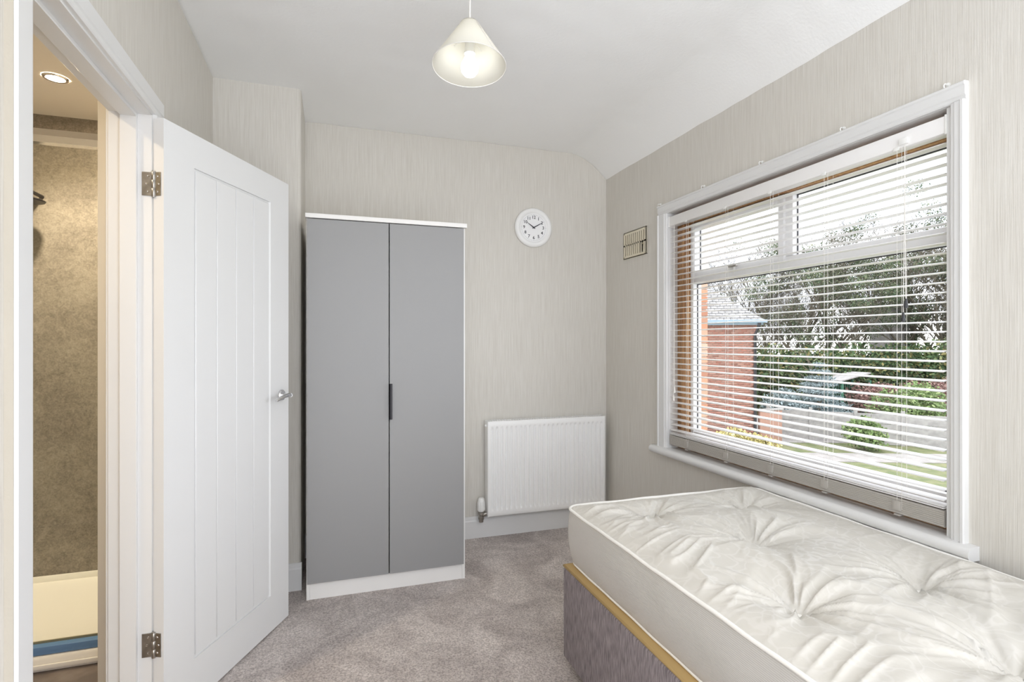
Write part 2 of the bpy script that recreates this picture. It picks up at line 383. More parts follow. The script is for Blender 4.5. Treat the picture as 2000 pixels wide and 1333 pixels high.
# ceiling: uneven plaster that coves down along the window wall
nx, ny = 120, 100
xs = np.concatenate([np.linspace(XL - .02, 1.5, 60), np.linspace(1.5, XR + .02, 40)[1:]]); ys = np.linspace(YB - .05, YF + .02, 110)
co = []
for y in ys:
    for x in xs:
        t = max(0., (x - 1.545) / (XR - 1.545)); d = .158 * (t ** 1.75 if t < 1 else 1 + (t - 1) * 2)
        wv = .006 * noise.noise(Vector((x * 1.7, y * 1.7, 3))) + .0035 * noise.noise(Vector((x * 9, y * 9, 8)))
        co.append((x, y, ZC - d + wv))
n0 = len(xs); f = [(j * n0 + i, j * n0 + i + 1, (j + 1) * n0 + i + 1, (j + 1) * n0 + i) for j in range(len(ys) - 1) for i in range(n0 - 1)]
me = npmesh('ceiling', co, f); me.flip_normals()
c = fin('ceiling', me, M['ceiling'], None, True); structure(c)
md = c.modifiers.new('thickness', 'SOLIDIFY'); md.thickness = .04; md.offset = -1

# skirting boards (flat board with a softened top)
def skirt(name, x0, y0, x1, y1, axis):
    bm = bmesh.new()
    if axis == 'x':   # runs along x, on the far wall, face towards -y
        prism(bm, [(y1, 0), (y1, .137), (y0 + .012, .137), (y0 + .004, .128), (y0 + .003, .115), (y0, .108), (y0, 0)], 'x', x0, x1)
    elif axis == 'y+':  # on the left wall
        prism(bm, [(x0, 0), (x0, .137), (x1 - .012, .137), (x1 - .004, .128), (x1, .108), (x1, 0)], 'y', y0, y1)
    else:
        prism(bm, [(x1, 0), (x1, .137), (x0 + .012, .137), (x0 + .004, .128), (x0, .108), (x0, 0)], 'y', y0, y1)
    structure(bmfin(name, bm, M['gloss']))
skirt('baseboard_far', -.152, YF - .017, XR, YF, 'x')
skirt('baseboard_chimney', XL, 2.978 - .017, -.148, 2.978, 'x')
skirt('baseboard_left', XL, 2.12, XL + .017, 2.97, 'y+')
skirt('baseboard_right', XR - .017, YB, XR, YF - .02, 'y-')

# ------------------------------------------------------------------ doorway frame
JF, JN = 2.032, 1.276          # faces of the far and near lining
AX = XL + .018                 # architrave face
fr = thing('trim_1', (XL, (JF + JN) / 2, 0), kind='structure')
def lining(name, pts_x0, ya, yb, z0, z1): return box(name, pts_x0[0], ya, z0, pts_x0[1], yb, z1, M['gloss'], fr, .0015, 1)
lining('jamb', (XL - .12, XL + .002), JF, JF + .02, 0, 2.02)
lining('jamb', (XL - .12, XL + .002), JN - .02, JN, 0, 2.02)
lining('head_lining', (XL - .12, XL + .002), JN, JF, 2.0, 2.02)
lining('door_stop', (XL - .085, XL - .038), JF - .013, JF, 0, 2.0)
lining('door_stop', (XL - .085, XL - .038), JN, JN + .013, 0, 2.0)
lining('door_stop', (XL - .085, XL - .038), JN + .013, JF - .013, 1.987, 2.0)
def arch(name, w, ax, a, b, inner, outer, base=XL, th=.018, sgn=1):
    """architrave profile between inner and outer edge, thickness th, run a..b along ax ('z' or 'y')"""
    s = 1 if outer > inner else -1; W_ = abs(outer - inner)
    prof = [(0, 0), (0, th * .6), (.004, th * .75), (.014, th * .8), (.018, th), (W_ - .006, th), (W_, th * .7), (W_, 0)]
    bm = bmesh.new()
    if ax == 'z': prism(bm, [(base + sgn * t, inner + s * u) for u, t in prof], 'z', a, b)
    else: prism(bm, [(base + sgn * t, inner + s * u) for u, t in prof], 'y', a, b)
    return bm
bmfin('architrave', arch('a', .065, 'z', 0, 2.005, JF + .005, JF + .07), M['gloss'], fr)
bmfin('architrave', arch('a', .065, 'z', 0, 2.005, JN - .003, JN - .073), M['gloss'], fr)
box('shaded_edge', XL, JN - .0745, .0, XL + .0135, JN - .073, 2.05, M['edge'], fr)  # thin strip over the architrave side, its shade put into the beige colour
bmfin('architrave', arch('a', .065, 'y', JN - .073, JF + .07, 2.005, 2.068), M['gloss'], fr)
# bathroom-side architraves
bmfin('architrave', arch('a', .065, 'z', 0, 2.065, JF + .005, JF + .055, XL - .115, .018, -1), M['gloss'], fr)

# ------------------------------------------------------------------ the open panelled door (swung back into the room)
ANG = math.atan2(.902, .432)
K = Vector((-.5476, 2.0290, 0))            # hinge knuckle; slab face corner is 35 mm off
dr = thing('door_1', K, kind='structure', rotz=ANG, local=True)   # local x runs along the door, local -y is the face we see
DW, DH, DT = .752, 1.99, .035
y0 = -DT
RU0, RU1, RZ0, RZ1 = .140, .608, .163, 1.872
bm = bmesh.new()
bx(bm, 0, -DT, .008, RU0, 0, DH); bx(bm, RU1, -DT, .008, DW, 0, DH)
bx(bm, RU0, -DT, .008, RU1, 0, RZ0); bx(bm, RU0, -DT, RZ1, RU1, 0, DH)
bx(bm, RU0, -DT + .007, RZ0, RU1, -.007, RZ1)
bmfin('slab', bm, M['door'], dr)
bm = bmesh.new()
for (a, b, c_, d_) in ((RU0, RZ0, RU0, RZ1), (RU1, RZ0, RU1, RZ1)):
    s = 1 if a == RU0 else -1
    prism(bm, [(a, -DT + .0002), (a + s * .007, -DT + .0068), (a, -DT + .0068)], 'z', RZ0, RZ1)
bmfin('bead', bm, M['door'], dr)
pw = (RU1 - RU0 - .016) / 4
for k in range(4):
    u0 = RU0 + .008 + k * pw
    box('panel', u0 + .0016, -DT + .0018, RZ0 + .008, u0 + pw - .0016, -DT + .008, RZ1 - .008, M['door'], dr, .0022, 1)
# lever handle
hy = -DT; hu, hz = .690, 1.027
hd = lat('handle', [(0, 0), (.026, 0), (.026, .004), (.022, .009), (.012, .0095), (0, .0095)], M['chrome'], dr,
         Matrix.Translation((hu, hy, hz)) @ Matrix.Rotation(PI / 2, 4, 'X'), 32)
bm = bmesh.new()
tube(bm, [(hu, hy - .008, hz), (hu, hy - .035, hz), (hu - .003, hy - .046, hz + .001), (hu - .014, hy - .052, hz + .002)], [.0095, .0085, .0085, .0085], 14)
bmfin('neck', bm, M['chrome'], hd, True, 50)
bm = bmesh.new(); tube(bm, [(hu - .005, hy - .050, hz + .001), (hu - .03, hy - .052, hz + .004), (hu - .06, hy - .050, hz + .002), (hu - .09, hy - .046, hz - .006), (hu - .112, hy - .043, hz - .013)], [.0085, .0088, .0085, .008, .006], 14)
bmfin('lever', bm, M['chrome'], hd, True, 50)
lat('key_rose', [(0, 0), (.024, 0), (.024, .004), (.018, .007), (0, .007)], M['chrome'], hd, Matrix.Translation((hu, .0, hz)) @ Matrix.Rotation(-PI / 2, 4, 'X'), 24)
# hinges: one leaf on the jamb, one on the door edge, knuckles between
for hz in (1.777, .288):
    h = lat('hinge', [(0, -.042), (.0058, -.042), (.0058, .042), (0, .042)], M['steel'], dr, Matrix.Translation((-.002, -.001, hz)), 16)
    for k in (-1, 0, 1):
        lat('knuckle', [(.0059, -.0125), (.0066, -.0115), (.0066, .0115), (.0059, .0125)], M['steel'], h, Matrix.Translation((-.002, -.001, hz + k * .027)), 16)
    box('leaf', -.0022, -.026, hz - .038, .0002, -.002, hz + .038, M['steel'], h)
    inv = Matrix.Rotation(-ANG, 4, 'Z')
    b = bx(bmesh.new(), XL - .026, JF - .0025, hz - .038, XL + .004, JF, hz + .038)
    bmesh.ops.transform(b, matrix=inv @ Matrix.Translation(-K), verts=b.verts); bmfin('leaf', b, M['steel'], h)
    for k in (-1, 0, 1):
        b = bmesh.new(); lathe(b, [(0, 0), (.0038, 0), (.003, .0012), (0, .0006)], 12, Matrix.Translation((XL - .012 + .004 * (k % 2), JF - .0025, hz + k * .025)) @ Matrix.Rotation(PI / 2, 4, 'X'))
        bmesh.ops.transform(b, matrix=inv @ Matrix.Translation(-K), verts=b.verts); bmfin('screw', b, M['chrome'], h, True, 40)
        lat('screw', [(0, 0), (.0038, 0), (.003, .0012), (0, .0006)], M['chrome'], h, Matrix.Translation((-.0022, -.017 + .004 * (k % 2), hz + k * .025)) @ Matrix.Rotation(-PI / 2, 4, 'Y'), 12)

# ------------------------------------------------------------------ bathroom beyond the doorway
BX0 = -2.3; BYF = 3.335; BYN = .6; BZ = 2.41
structure(box('wall_bathroom_far', BX0, BYF + .012, 0, XL - .116, BYF + .08, BZ + .1, M['bathwall']))
structure(box('wall_bathroom_left', BX0 - .1, BYN, 0, BX0, BYF + .05, BZ + .1, M['bathwall']))
structure(box('wall_bathroom_near', BX0, BYN - .1, 0, XL - .116, BYN, BZ + .1, M['bathwall']))
structure(box('ceiling_bathroom', BX0, BYN, BZ, XL - .116, BYF + .012, BZ + .1, M['bathceil']))
structure(box('floor_bathroom', BX0, BYN, -.1, XL - .01, BYF + .012, -.002, M['bathfloor']))
structure(box('wall_bathroom_pier', -.795, 2.30, 0, XL - .116, 2.50, BZ, M['bathwall'], None, .004))
sp = thing('shower_wall_panel', (-1.5, BYF, .06), 'mottled brown stone-effect wall panel lining the back of the shower', 'wall panel')
for k in range(2): box('panel', -2.22 + k * .77, BYF, .062, -2.22 + (k + 1) * .77 - .002, BYF + .012, BZ, M['stone'], sp)
ty0 = 2.545
st = thing('shower_tray', (-1.5, (ty0 + BYF) / 2, 0), 'low cream white shower tray seen through the open doorway', 'shower tray')
bm = bmesh.new()
prism(bm, [(ty0, 0), (ty0 - .004, .012), (ty0 - .004, .045), (ty0 + .004, .055), (ty0 + .05, .055), (ty0 + .09, .032), (ty0 + .35, .022), (BYF - .06, .034), (BYF - .03, .056), (BYF - .004, .06), (BYF - .004, 0)], 'x', -2.25, -.68)
bmfin('basin', bm, M['tray'], st, True, 50)
box('upstand', -2.25, BYF - .014, .056, -.68, BYF - .001, .088, M['tray'], st, .003)
box('front_lip', -2.25, ty0 - .014, .012, -.68, ty0 - .005, .03, M['tray'], st, .003)
en = thing('shower_screen', (-1.45, ty0 + .03, .055), 'chrome framed sliding glass shower screen standing on the cream tray', 'shower screen')
box('bottom_rail', -2.2, ty0 + .012, .056, -.70, ty0 + .048, .088, M['srail'], en, .004)  # plain blue rail along the front of the tray
box('seal', -2.2, ty0 + .05, .056, -.70, ty0 + .056, .094, M['slot'], en)
bm = bmesh.new(); prism(bm, [(ty0, 2.035), (ty0 + .04, 2.035), (ty0 + .045, 2.08), (ty0 + .03, 2.096), (ty0 + .004, 2.088), (ty0 - .006, 2.06)], 'x', -2.2, -.70)
bmfin('top_rail', bm, M['chrome'], en, True, 30)
box('glass_pane', -2.18, ty0 + .024, .088, -.72, ty0 + .030, 2.037, M['sglass'], en)
hd = thing('shower_fitting', (-1.37, 3.2, 1.94), 'dark round shower head peeping past the left door frame', 'shower head')
lat('head_plate', [(0, 0), (.075, 0), (.078, .006), (.06, .014), (.02, .022), (0, .022)], M['black'], hd, Matrix.Translation((-1.385, 3.17, 1.935)), 40)
tubeo('arm', [(-1.385, 3.17, 1.955), (-1.385, 3.17, 1.98), (-1.385, 3.19, 1.995), (-1.385, BYF - .001, 1.995)], .009, M['black'], hd)
dl = thing('downlight', (-1.137, 2.85, BZ), 'small round warm recessed downlight in the bathroom ceiling', 'downlight')
lat('bezel', [(.032, -.001), (.034, -.006), (.044, -.006), (.047, -.0005)], M['chrome'], dl, Matrix.Translation((-1.137, 2.85, BZ)), 40)
lat('lens', [(0, -.004), (.033, -.004), (.033, -.001)], M['lamp_warm'], dl, Matrix.Translation((-1.137, 2.85, BZ)), 40)
sl = bpy.data.lights.new('downlight_beam', 'SPOT'); sl.energy = 34; sl.color = (1, .84, .63); sl.spot_size = 2.2; sl.spot_blend = .6; sl.shadow_soft_size = .03
so = bpy.data.objects.new('downlight_beam', sl); COL.objects.link(so); so.parent = dl; so.location = (0, 0, -.012)
d2 = thing('downlight', (-1.25, 1.55, BZ), 'added warm downlight out of view near the bathroom entrance', 'downlight')  # extra lamp added out of view to brighten the pier
dup(bpy.data.objects['bezel'], bpy.data.objects['bezel'].location.copy(), d2); dup(bpy.data.objects['lens'], bpy.data.objects['lens'].location.copy(), d2)
s2 = so.copy(); s2.data = sl.copy(); s2.data.energy = 5; COL.objects.link(s2); s2.parent = d2

# ------------------------------------------------------------------ window
wd = thing('window_1', (1.9, 1.93, WZ0), kind='structure')
bmfin('reveal', REVEAL, M['gloss'], wd)
wf = XR - .001
def warch(ax, a, b, inner, outer):
    s = 1 if outer > inner else -1; W_ = abs(outer - inner); th = .019
    prof = [(0, 0), (0, th * .55), (.004, th * .75), (.012, th * .78), (.016, th), (W_ - .014, th), (W_ - .010, th * 1.25), (W_ - .003, th * 1.25), (W_, th), (W_, 0)]
    bm = bmesh.new()
    if ax == 'z': prism(bm, [(XR - t, inner + s * u) for u, t in prof], 'z', a, b)
    else: prism(bm, [(XR - t, inner + s * u) for u, t in prof], 'y', a, b)
    return bmfin('architrave', bm, M['gloss'], wd)
warch('z', .655, 2.0, WY1 - .003, 2.745); warch('z', .655, 2.0, WY0 - .014, 1.121); warch('y', 1.121, 2.745, 2.0, 2.056)
# bull-nosed sill board
bm = bmesh.new(); sx = 1.772
prism(bm, [(1.90, .6598), (XR, .6598), (XR, .62), (1.90, .62)], 'y', WY0, WY1)
b2 = bmesh.new(); prism(b2, [(XR - .0005, .66), (sx + .02, .66)] + [(sx + .02 - .021 * math.sin(t), .639 + .021 * math.cos(t)) for t in np.linspace(.25, PI - .25, 9)] + [(sx + .02, .618), (XR - .0005, .618)], 'y', 1.092, 2.785)
t = bpy.data.meshes.new('t'); b2.to_mesh(t); b2.free(); bm.from_mesh(t)
sill = bmfin('window_sill', bm, M['gloss'], wd, True, 35)
# golden wooden sub-frame with a rounded moulding
for (a, b) in ((WY1 - .092, WY1 + .0), (WN, WN + .022)):
    bm = bmesh.new(); bx(bm, 1.886, a, .66, 1.975, b, WZ1, .003)
    bmfin('wooden_frame', bm, M['wood'], wd, True, 40)
    if a > 2: tubeo('moulding', [(1.892, (a + b) / 2 - .008, .662), (1.892, (a + b) / 2 - .008, WZ1 - .002)], .014, M['wood'], wd, 14)
box('wooden_frame', 1.886, WN + .022, 1.924, 1.955, WY1 - .092, WZ1, M['wood'], wd, .003)
box('wooden_frame', 1.886, WN + .022, .66, 1.955, WY1 - .092, .725, M['wood'], wd, .003)
# uPVC frame
ua, ub, uz0, uz1 = WN + .022, WY1 - .092, .725, 1.924
MU0, MU1, TR0, TR1 = 1.861, 1.908, 1.585, 1.645
fw = .045; fl = .030; ft = .012; fx0, fx1 = 1.905, 1.958
box('window_frame', fx0, ua, uz0, fx1, ua + fw, uz1, M['upvc'], wd, .005)
box('window_frame', fx0, ub - fl, uz0, fx1, ub, uz1, M['upvc'], wd, .005)
box('window_frame', fx0, ua + fw, uz0, fx1, ub - fl, uz0 + fw, M['upvc'], wd, .005)
box('window_frame', fx0, ua + fw, uz1 - ft, fx1, ub - fl, uz1, M['upvc'], wd, .005)
box('transom', fx0, ua + fw, TR0, fx1, ub - fl, TR1, M['upvc'], wd, .005)
box('mullion', fx0, MU0, TR1, fx1, MU1, uz1 - ft, M['upvc'], wd, .005)
# opening sash, top left
sa, sb, sz0, sz1 = MU1, ub - fl, TR1 - .022, uz1 - ft
bm = bmesh.new(); q = .025; x_ = fx0 - .012
bx(bm, x_, sa - .008, sz0 - .008, x_ + .05, sa + q, sz1 + .008, .004); bx(bm, x_, sb - q, sz0 - .008, x_ + .05, sb + .008, sz1 + .008, .004)
bx(bm, x_, sa + q, sz0 - .008, x_ + .05, sb - q, sz0 + q, .004); bx(bm, x_, sa + q, sz1 - q, x_ + .05, sb - q, sz1 + .008, .004)
sash = bmfin('sash', bm, M['upvc'], wd, True, 35)
box('window_handle', x_ - .014, 2.20, sz0 - .004, x_, 2.245, sz0 + .018, M['plastic'], sash, .003)
box('handle_lever', x_ - .026, 2.17, sz0 + .012, x_ - .014, 2.225, sz0 + .022, M['steel'], sash, .003)
def pane(y0, y1, z0, z1): box('pane', 1.935, y0, z0, 1.941, y1, z1, M['glass'], wd)
pane(sa + q - .004, sb - q + .004, sz0 + q - .004, sz1 - q + .004); pane(ua + fw - .004, MU0 + .004, TR1 - .004, uz1 - ft + .004); pane(ua + fw - .004, ub - fl + .004, uz0 + fw - .004, TR0 + .004)
bm = bmesh.new()   # dark gaskets
for (a, b, c_, d_) in ((ua + fw, ub - fl, uz0 + fw, TR0), (ua + fw, MU0, TR1, uz1 - ft), (sa + q, sb - q, sz0 + q, sz1 - q)):
    g = .004
    bx(bm, 1.929, a, c_, 1.934, a + g, d_); bx(bm, 1.929, b - g, c_, 1.934, b, d_); bx(bm, 1.929, a + g, c_, 1.934, b - g, c_ + g); bx(bm, 1.929, a + g, d_ - g, 1.934, b - g, d_)
bmfin('gasket', bm, M['pipe'], wd)
# tiny curtain hooks along the top of the architrave
for y in (2.738, 2.345, 1.947, 1.54, 1.178):
    bm = bmesh.new(); tube(bm, [(XR - .002, y, 2.069), (1.806, y, 2.069), (1.802, y, 2.064), (1.803, y, 2.058), (1.808, y, 2.056)], .0022, 8)
    lathe2 = bmesh.new(); lathe(lathe2, [(0, 0), (.006, 0), (.006, .004), (0, .005)], 12, Matrix.Translation((XR - .0, y, 2.069)) @ Matrix.Rotation(-PI / 2, 4, 'Y'))
    t = bpy.data.meshes.new('t'); lathe2.to_mesh(t); lathe2.free(); bm.from_mesh(t)
    nm = {2.738: 'above the far corner of the frame', 2.345: 'second along from the vent', 1.947: 'in the middle of the frame', 1.54: 'fourth along from the vent', 1.178: 'above the near corner of the frame'}[y]
    props(bmfin('curtain_hook', bm, M['plastic'], None, True, 50), 'tiny white hook on top of the window trim, ' + nm, 'hook', 'net curtain hooks over the window')

# ------------------------------------------------------------------ venetian blind
by0, by1 = WY0 + .008, WY1 - .012
BXC = 1.848
vb = thing('venetian_blind', (BXC, (by0 + by1) / 2, 1.975), 'wide off-white slatted venetian blind hanging open in the window', 'blind')
bm = bmesh.new(); bx(bm, BXC - .026, by0, 1.922, BXC + .024, by1, 1.977, .004)
hr = bmfin('head_rail', bm, M['slat'], vb, True, 40)
box('end_cap', BXC - .028, by1 - .001, 1.918, BXC + .026, by1 + .006, 1.980, M['plastic'], hr, .002)
box('end_cap', BXC - .028, by0 - .006, 1.918, BXC + .026, by0 + .001, 1.980, M['plastic'], hr, .002)
# one curved slat, tipped a little towards the room; copied down the blind
SWD = .042; TILT = math.radians(2.6); top_z, pitch, NS = 1.893, .0313, 37
def slat_mesh():
    k = 7; pr = [];
    for i in range(k):
        a = -1 + 2 * i / (k - 1); pr.append((a * SWD / 2, .0028 * (1 - a * a)))
    poly = [(x, z + .0011) for x, z in pr] + [(x, z - .0011) for x, z in reversed(pr)]
    c_, s_ = math.cos(TILT), math.sin(TILT)
    poly = [(BXC + x * c_ - z * s_, x * s_ + z * c_) for x, z in poly]     # room edge (-x) lower
    return prism(bmesh.new(), poly, 'y', by0 + .006, by1 - .006)
s0 = bmfin('slat', slat_mesh(), M['slat'], vb, True, 40); base = s0.location.copy()
s0.location = base + Vector((0, 0, top_z))
for k in range(1, NS):
    c = dup(s0, base + Vector((0, 0, top_z - k * pitch + random.uniform(-.0004, .0004)))); c.rotation_euler = (random.uniform(-.0006, .0006), random.uniform(-.01, .01), 0)
zst = top_z - NS * pitch + .006
# gathered spare slats stacked on the bottom rail
for k in range(2):
    c = dup(s0, base + Vector((random.uniform(-.0012, .0012), 0, .742 + k * .006))); c.rotation_euler = (0, random.uniform(-.012, .012), 0)
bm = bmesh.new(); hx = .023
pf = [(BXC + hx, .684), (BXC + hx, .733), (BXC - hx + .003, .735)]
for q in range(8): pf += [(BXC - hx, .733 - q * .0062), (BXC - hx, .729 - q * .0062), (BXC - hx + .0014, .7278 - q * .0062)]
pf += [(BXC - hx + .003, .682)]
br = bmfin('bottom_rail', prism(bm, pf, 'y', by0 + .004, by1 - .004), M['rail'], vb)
LAD = (2.50, 2.19, 1.905, 1.63, 1.342)
for y in LAD:
    bm = bmesh.new()
    for dx in (-.0228, .0228):
        tube(bm, [(BXC + dx, y, 1.925), (BXC + dx, y, .70)], .0007, 5); 
    tube(bm, [(BXC - .0228, y - .016, 1.925), (BXC - .0228, y - .016, .70)], .0006, 5)
    for k in range(NS): tube(bm, [(BXC - .0228, y, top_z - k * pitch - .003), (BXC + .0228, y, top_z - k * pitch - .001)], .0004, 4)
    bmfin('ladder_cord', bm, M['cord'], vb)
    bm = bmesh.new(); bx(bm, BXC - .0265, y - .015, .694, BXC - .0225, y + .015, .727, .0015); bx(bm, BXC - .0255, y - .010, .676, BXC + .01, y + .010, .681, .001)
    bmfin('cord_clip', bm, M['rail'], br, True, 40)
    bm = bmesh.new(); bx(bm, BXC - .028, y - .010, 1.917, BXC - .0255, y + .010, 1.929, .001)
    bmfin('ladder_guide', bm, M['plastic'], hr, True, 40)
def cordset(y, z1, zt, col):
    bm = bmesh.new()
    for i, (dy, dz) in enumerate(((-.004, 0), (.005, -.045))):
        tube(bm, [(BXC - .030, y, z1), (BXC - .031, y + dy * .3, (z1 + zt) / 2), (BXC - .031, y + dy, zt + dz)], .0012, 6)
    o = bmfin('pull_cord', bm, M['cord'], vb, True, 50)
    for i, (dy, dz) in enumerate(((-.004, 0), (.005, -.045))):
        lat('acorn', [(0, .012), (.003, .011), (.0045, .0), (.0065, -.014), (.0055, -.02), (0, -.021)], col, o, Matrix.Translation((BXC - .031, y + dy, zt + dz)), 14)
cordset(1.31, 1.925, 1.40, M['pipe']); cordset(2.60, 1.925, 1.00, M['cord'])
box('tilt_gear', BXC - .034, 1.30, 1.93, BXC - .026, 1.33, 1.95, M['plastic'], hr, .002)

# ------------------------------------------------------------------ air vent
vt = thing('air_vent', (XR, 3.015, 1.805), 'cream plastic air vent with two rows of slots on the window wall', 'vent')
va, vb2, vz0, vz1 = 2.880, 3.150, 1.803, 1.972; xf = XR - .010
box('backplate', XR - .004, va + .006, vz0 + .006, XR, vb2 - .006, vz1 - .006, M['slot'], vt)
bm = bmesh.new(); zm = (vz0 + vz1) / 2
bx(bm, xf, va, vz0, xf + .004, vb2, vz0 + .017); bx(bm, xf, va, vz1 - .017, xf + .004, vb2, vz1); bx(bm, xf, va, zm - .005, xf + .004, vb2, zm + .005)
p = (vb2 - va - .034) / 10
for k in range(11):
    yc = vb2 - .017 - k * p; w_ = .0125 if k < 10 else .02
    if k == 0: bx(bm, xf, yc - .004, vz0 + .017, xf + .004, vb2, vz1 - .017)
    elif k == 10: bx(bm, xf, va, vz0 + .017, xf + .004, yc + .004, vz1 - .017)
    else: bx(bm, xf, yc - w_ / 2, vz0 + .017, xf + .004, yc + w_ / 2, vz1 - .017)
bx(bm, xf, va + .017, vz0 + .017, xf + .0041, vb2 - .017 - 8 * p, zm)
bx(bm, xf, va, vz0, XR - .002, va + .004, vz1); bx(bm, xf, vb2 - .004, vz0, XR - .002, vb2, vz1); bx(bm, xf, va, vz0, XR - .002, vb2, vz0 + .004); bx(bm, xf, va, vz1 - .004, XR - .002, vb2, vz1)
fp = bmfin('grille', bm, M['cream'], vt)
for (y, z) in ((va + .012, vz0 + .009), (vb2 - .01, vz0 + .009), (va + .012, vz1 - .009), (vb2 - .01, vz1 - .009)):
    lat('screw', [(0, .002), (.003, .0015), (.004, 0)], M['slot'], fp, Matrix.Translation((xf, y, z)) @ Matrix.Rotation(-PI / 2, 4, 'Y'), 12)
lat('slider_knob', [(0, .005), (.004, .005), (.005, 0)], M['slot'], fp, Matrix.Translation((xf, va + .032, zm - .016)) @ Matrix.Rotation(-PI / 2, 4, 'Y'), 12)

# ------------------------------------------------------------------ wardrobe
wx0, wx1, wy0, wy1 = -.1206, .6735, 2.832, 3.385; WH = 1.893
wr = thing('wardrobe', ((wx0 + wx1) / 2, (wy0 + wy1) / 2, 0), 'tall two-door wardrobe with matt grey doors and white carcass against far wall', 'wardrobe')
box('side_panel', wx0, wy0 + .002, 0, wx0 + .016, wy1, WH - .022, M['white'], wr, .0008, 1)
box('side_panel', wx1 - .016, wy0 + .002, 0, wx1, wy1, WH - .022, M['white'], wr, .0008, 1)
box('back_panel', wx0 + .016, wy1 - .006, .06, wx1 - .016, wy1, WH - .022, M['white'], wr)
box('top', wx0 - .004, wy0 - .022, WH - .022, wx1 + .006, wy1, WH, M['white'], wr, .001, 1)
box('plinth', wx0 + .016, wy0 + .004, 0, wx1 - .016, wy0 + .02, .082, M['white'], wr, .0008, 1)
box('floor_panel', wx0 + .016, wy0 + .02, .066, wx1 - .016, wy1 - .006, .082, M['white'], wr)
mid = (wx0 + wx1) / 2 - .002
d1 = box('door', wx0 + .005, wy0 - .018, .086, mid - .002, wy0 - .001, WH - .026, M['ward'], wr, .0008, 1)
d2 = box('door', mid + .0025, wy0 - .018, .086, wx1 - .011, wy0 - .001, WH - .026, M['ward'], wr, .0008, 1)
bm = bmesh.new(); bx(bm, mid + .0005, wy0 - .034, .872, mid + .004, wy0 - .006, 1.052, .0006); bx(bm, mid + .0005, wy0 - .034, .872, mid + .014, wy0 - .031, 1.052, .0006); bx(bm, mid + .0005, wy0 - .0195, .872, mid + .016, wy0 - .0183, 1.052)
bmfin('handle', bm, M['black'], d2)

# ------------------------------------------------------------------ wall clock
cx, cz, cr = 1.274, 2.026, .131; cyf = YF
ck = thing('wall_clock', (cx, cyf, cz), 'round white wall clock showing ten past ten', 'clock')
TM = Matrix.Translation((cx, cyf, cz)) @ Matrix.Rotation(PI / 2, 4, 'X')
lat('rim', [(.0, 0), (cr - .004, 0), (cr, .006), (cr, .016), (cr - .006, .026), (cr - .018, .030), (cr - .028, .028), (cr - .034, .020), (cr - .037, .017), (0, .016)], M['clockrim'], ck, TM, 72, 60)
fc = lat('face', [(0, .0175), (cr - .036, .0175), (cr - .036, .0165)], M['clockface'], ck, TM, 64)
def text_mesh(s, size):
    cu = bpy.data.curves.new('txt', 'FONT'); cu.body = s; cu.size = size; cu.align_x = 'CENTER'; cu.align_y = 'CENTER'; cu.extrude = .0003; cu.resolution_u = 2
    cu.offset = .0004
    o = bpy.data.objects.new('txt', cu); COL.objects.link(o); bpy.context.view_layer.update()
    dg = bpy.context.evaluated_depsgraph_get(); me = bpy.data.meshes.new_from_object(o.evaluated_get(dg))
    bpy.data.objects.remove(o); bpy.data.curves.remove(cu); return me
for h in range(1, 13):
    a = PI / 2 - h * PI / 6; me = text_mesh(str(h), .029 if h > 0 else 0)
    me.transform(TM @ Matrix.Translation((.068 * math.cos(a), .068 * math.sin(a), .0182))); fin('numeral', me, M['ink'], fc)
bm = bmesh.new()
for k in range(60):
    a = k * PI / 30; b = bmesh.new(); w_ = .0009 if k % 5 == 0 else .0005
    bx(b, .083, -w_, .0178, .088, w_, .0182); bmesh.ops.rotate(b, verts=b.verts, cent=(0, 0, 0), matrix=Matrix.Rotation(a, 3, 'Z'))
    t = bpy.data.meshes.new('t'); b.to_mesh(t); b.free(); bm.from_mesh(t)
bmesh.ops.transform(bm, matrix=TM, verts=bm.verts); bmfin('minute_track', bm, M['ink'], fc)
def hand(name, ang, L, w_, z):
    a = PI / 2 - math.radians(ang); bm = bmesh.new()
    prism(bm, [(-.012, -w_ * .6), (0, -w_), (L * .5, -w_ * .75), (L, -.0005), (L, .0005), (L * .5, w_ * .75), (0, w_), (-.012, w_ * .6)], 'z', z, z + .0008)
    bmesh.ops.transform(bm, matrix=TM @ Matrix.Rotation(a, 4, 'Z'), verts=bm.verts); bmfin(name, bm, M['ink'], ck)
hand('hour_hand', 305, .056, .0036, .020); hand('minute_hand', 59.5, .080, .0034, .0215)
lat('centre_pin', [(0, .0245), (.004, .0245), (.005, .0195)], M['ink'], ck, TM, 16)

# ------------------------------------------------------------------ radiator
ra, rb, rz0, rz1, ry = .938, 1.776, .148, .757, 3.325
rd = thing('radiator', ((ra + rb) / 2, ry + .03, rz0), 'white ribbed panel radiator on the far wall beside the window corner', 'radiator')
NR = 25; per = 12; pu = (rb - ra - .03) / NR
us = np.concatenate([[ra, ra + .004], np.linspace(ra + .015, rb - .015, NR * per + 1), [rb - .004, rb]])
vs = np.concatenate([[rz0, rz0 + .004, rz0 + .03], np.linspace(rz0 + .036, rz0 + .062, 6), np.linspace(rz0 + .1, rz1 - .1, 5), np.linspace(rz1 - .062, rz1 - .036, 6), [rz1 - .03, rz1 - .004, rz1]])
co = []
for z in vs:
    for u in us:
        ph = ((u - ra - .015) / pu) % 1.0; ins = (ra + .014 < u < rb - .014)
        e = min(z - (rz0 + .036), (rz1 - .036) - z); e = max(0, min(1, e / .022)); e = math.sin(e * PI / 2)
        g = max(0., 1 - abs(ph - .5) / .30); g = g * g * (3 - 2 * g)
        d = .018 * g * e if ins else 0
        edge = .004 if (u in (us[0], us[-1]) or z in (vs[0], vs[-1])) else 0
        co.append((u, ry + d + edge, z))
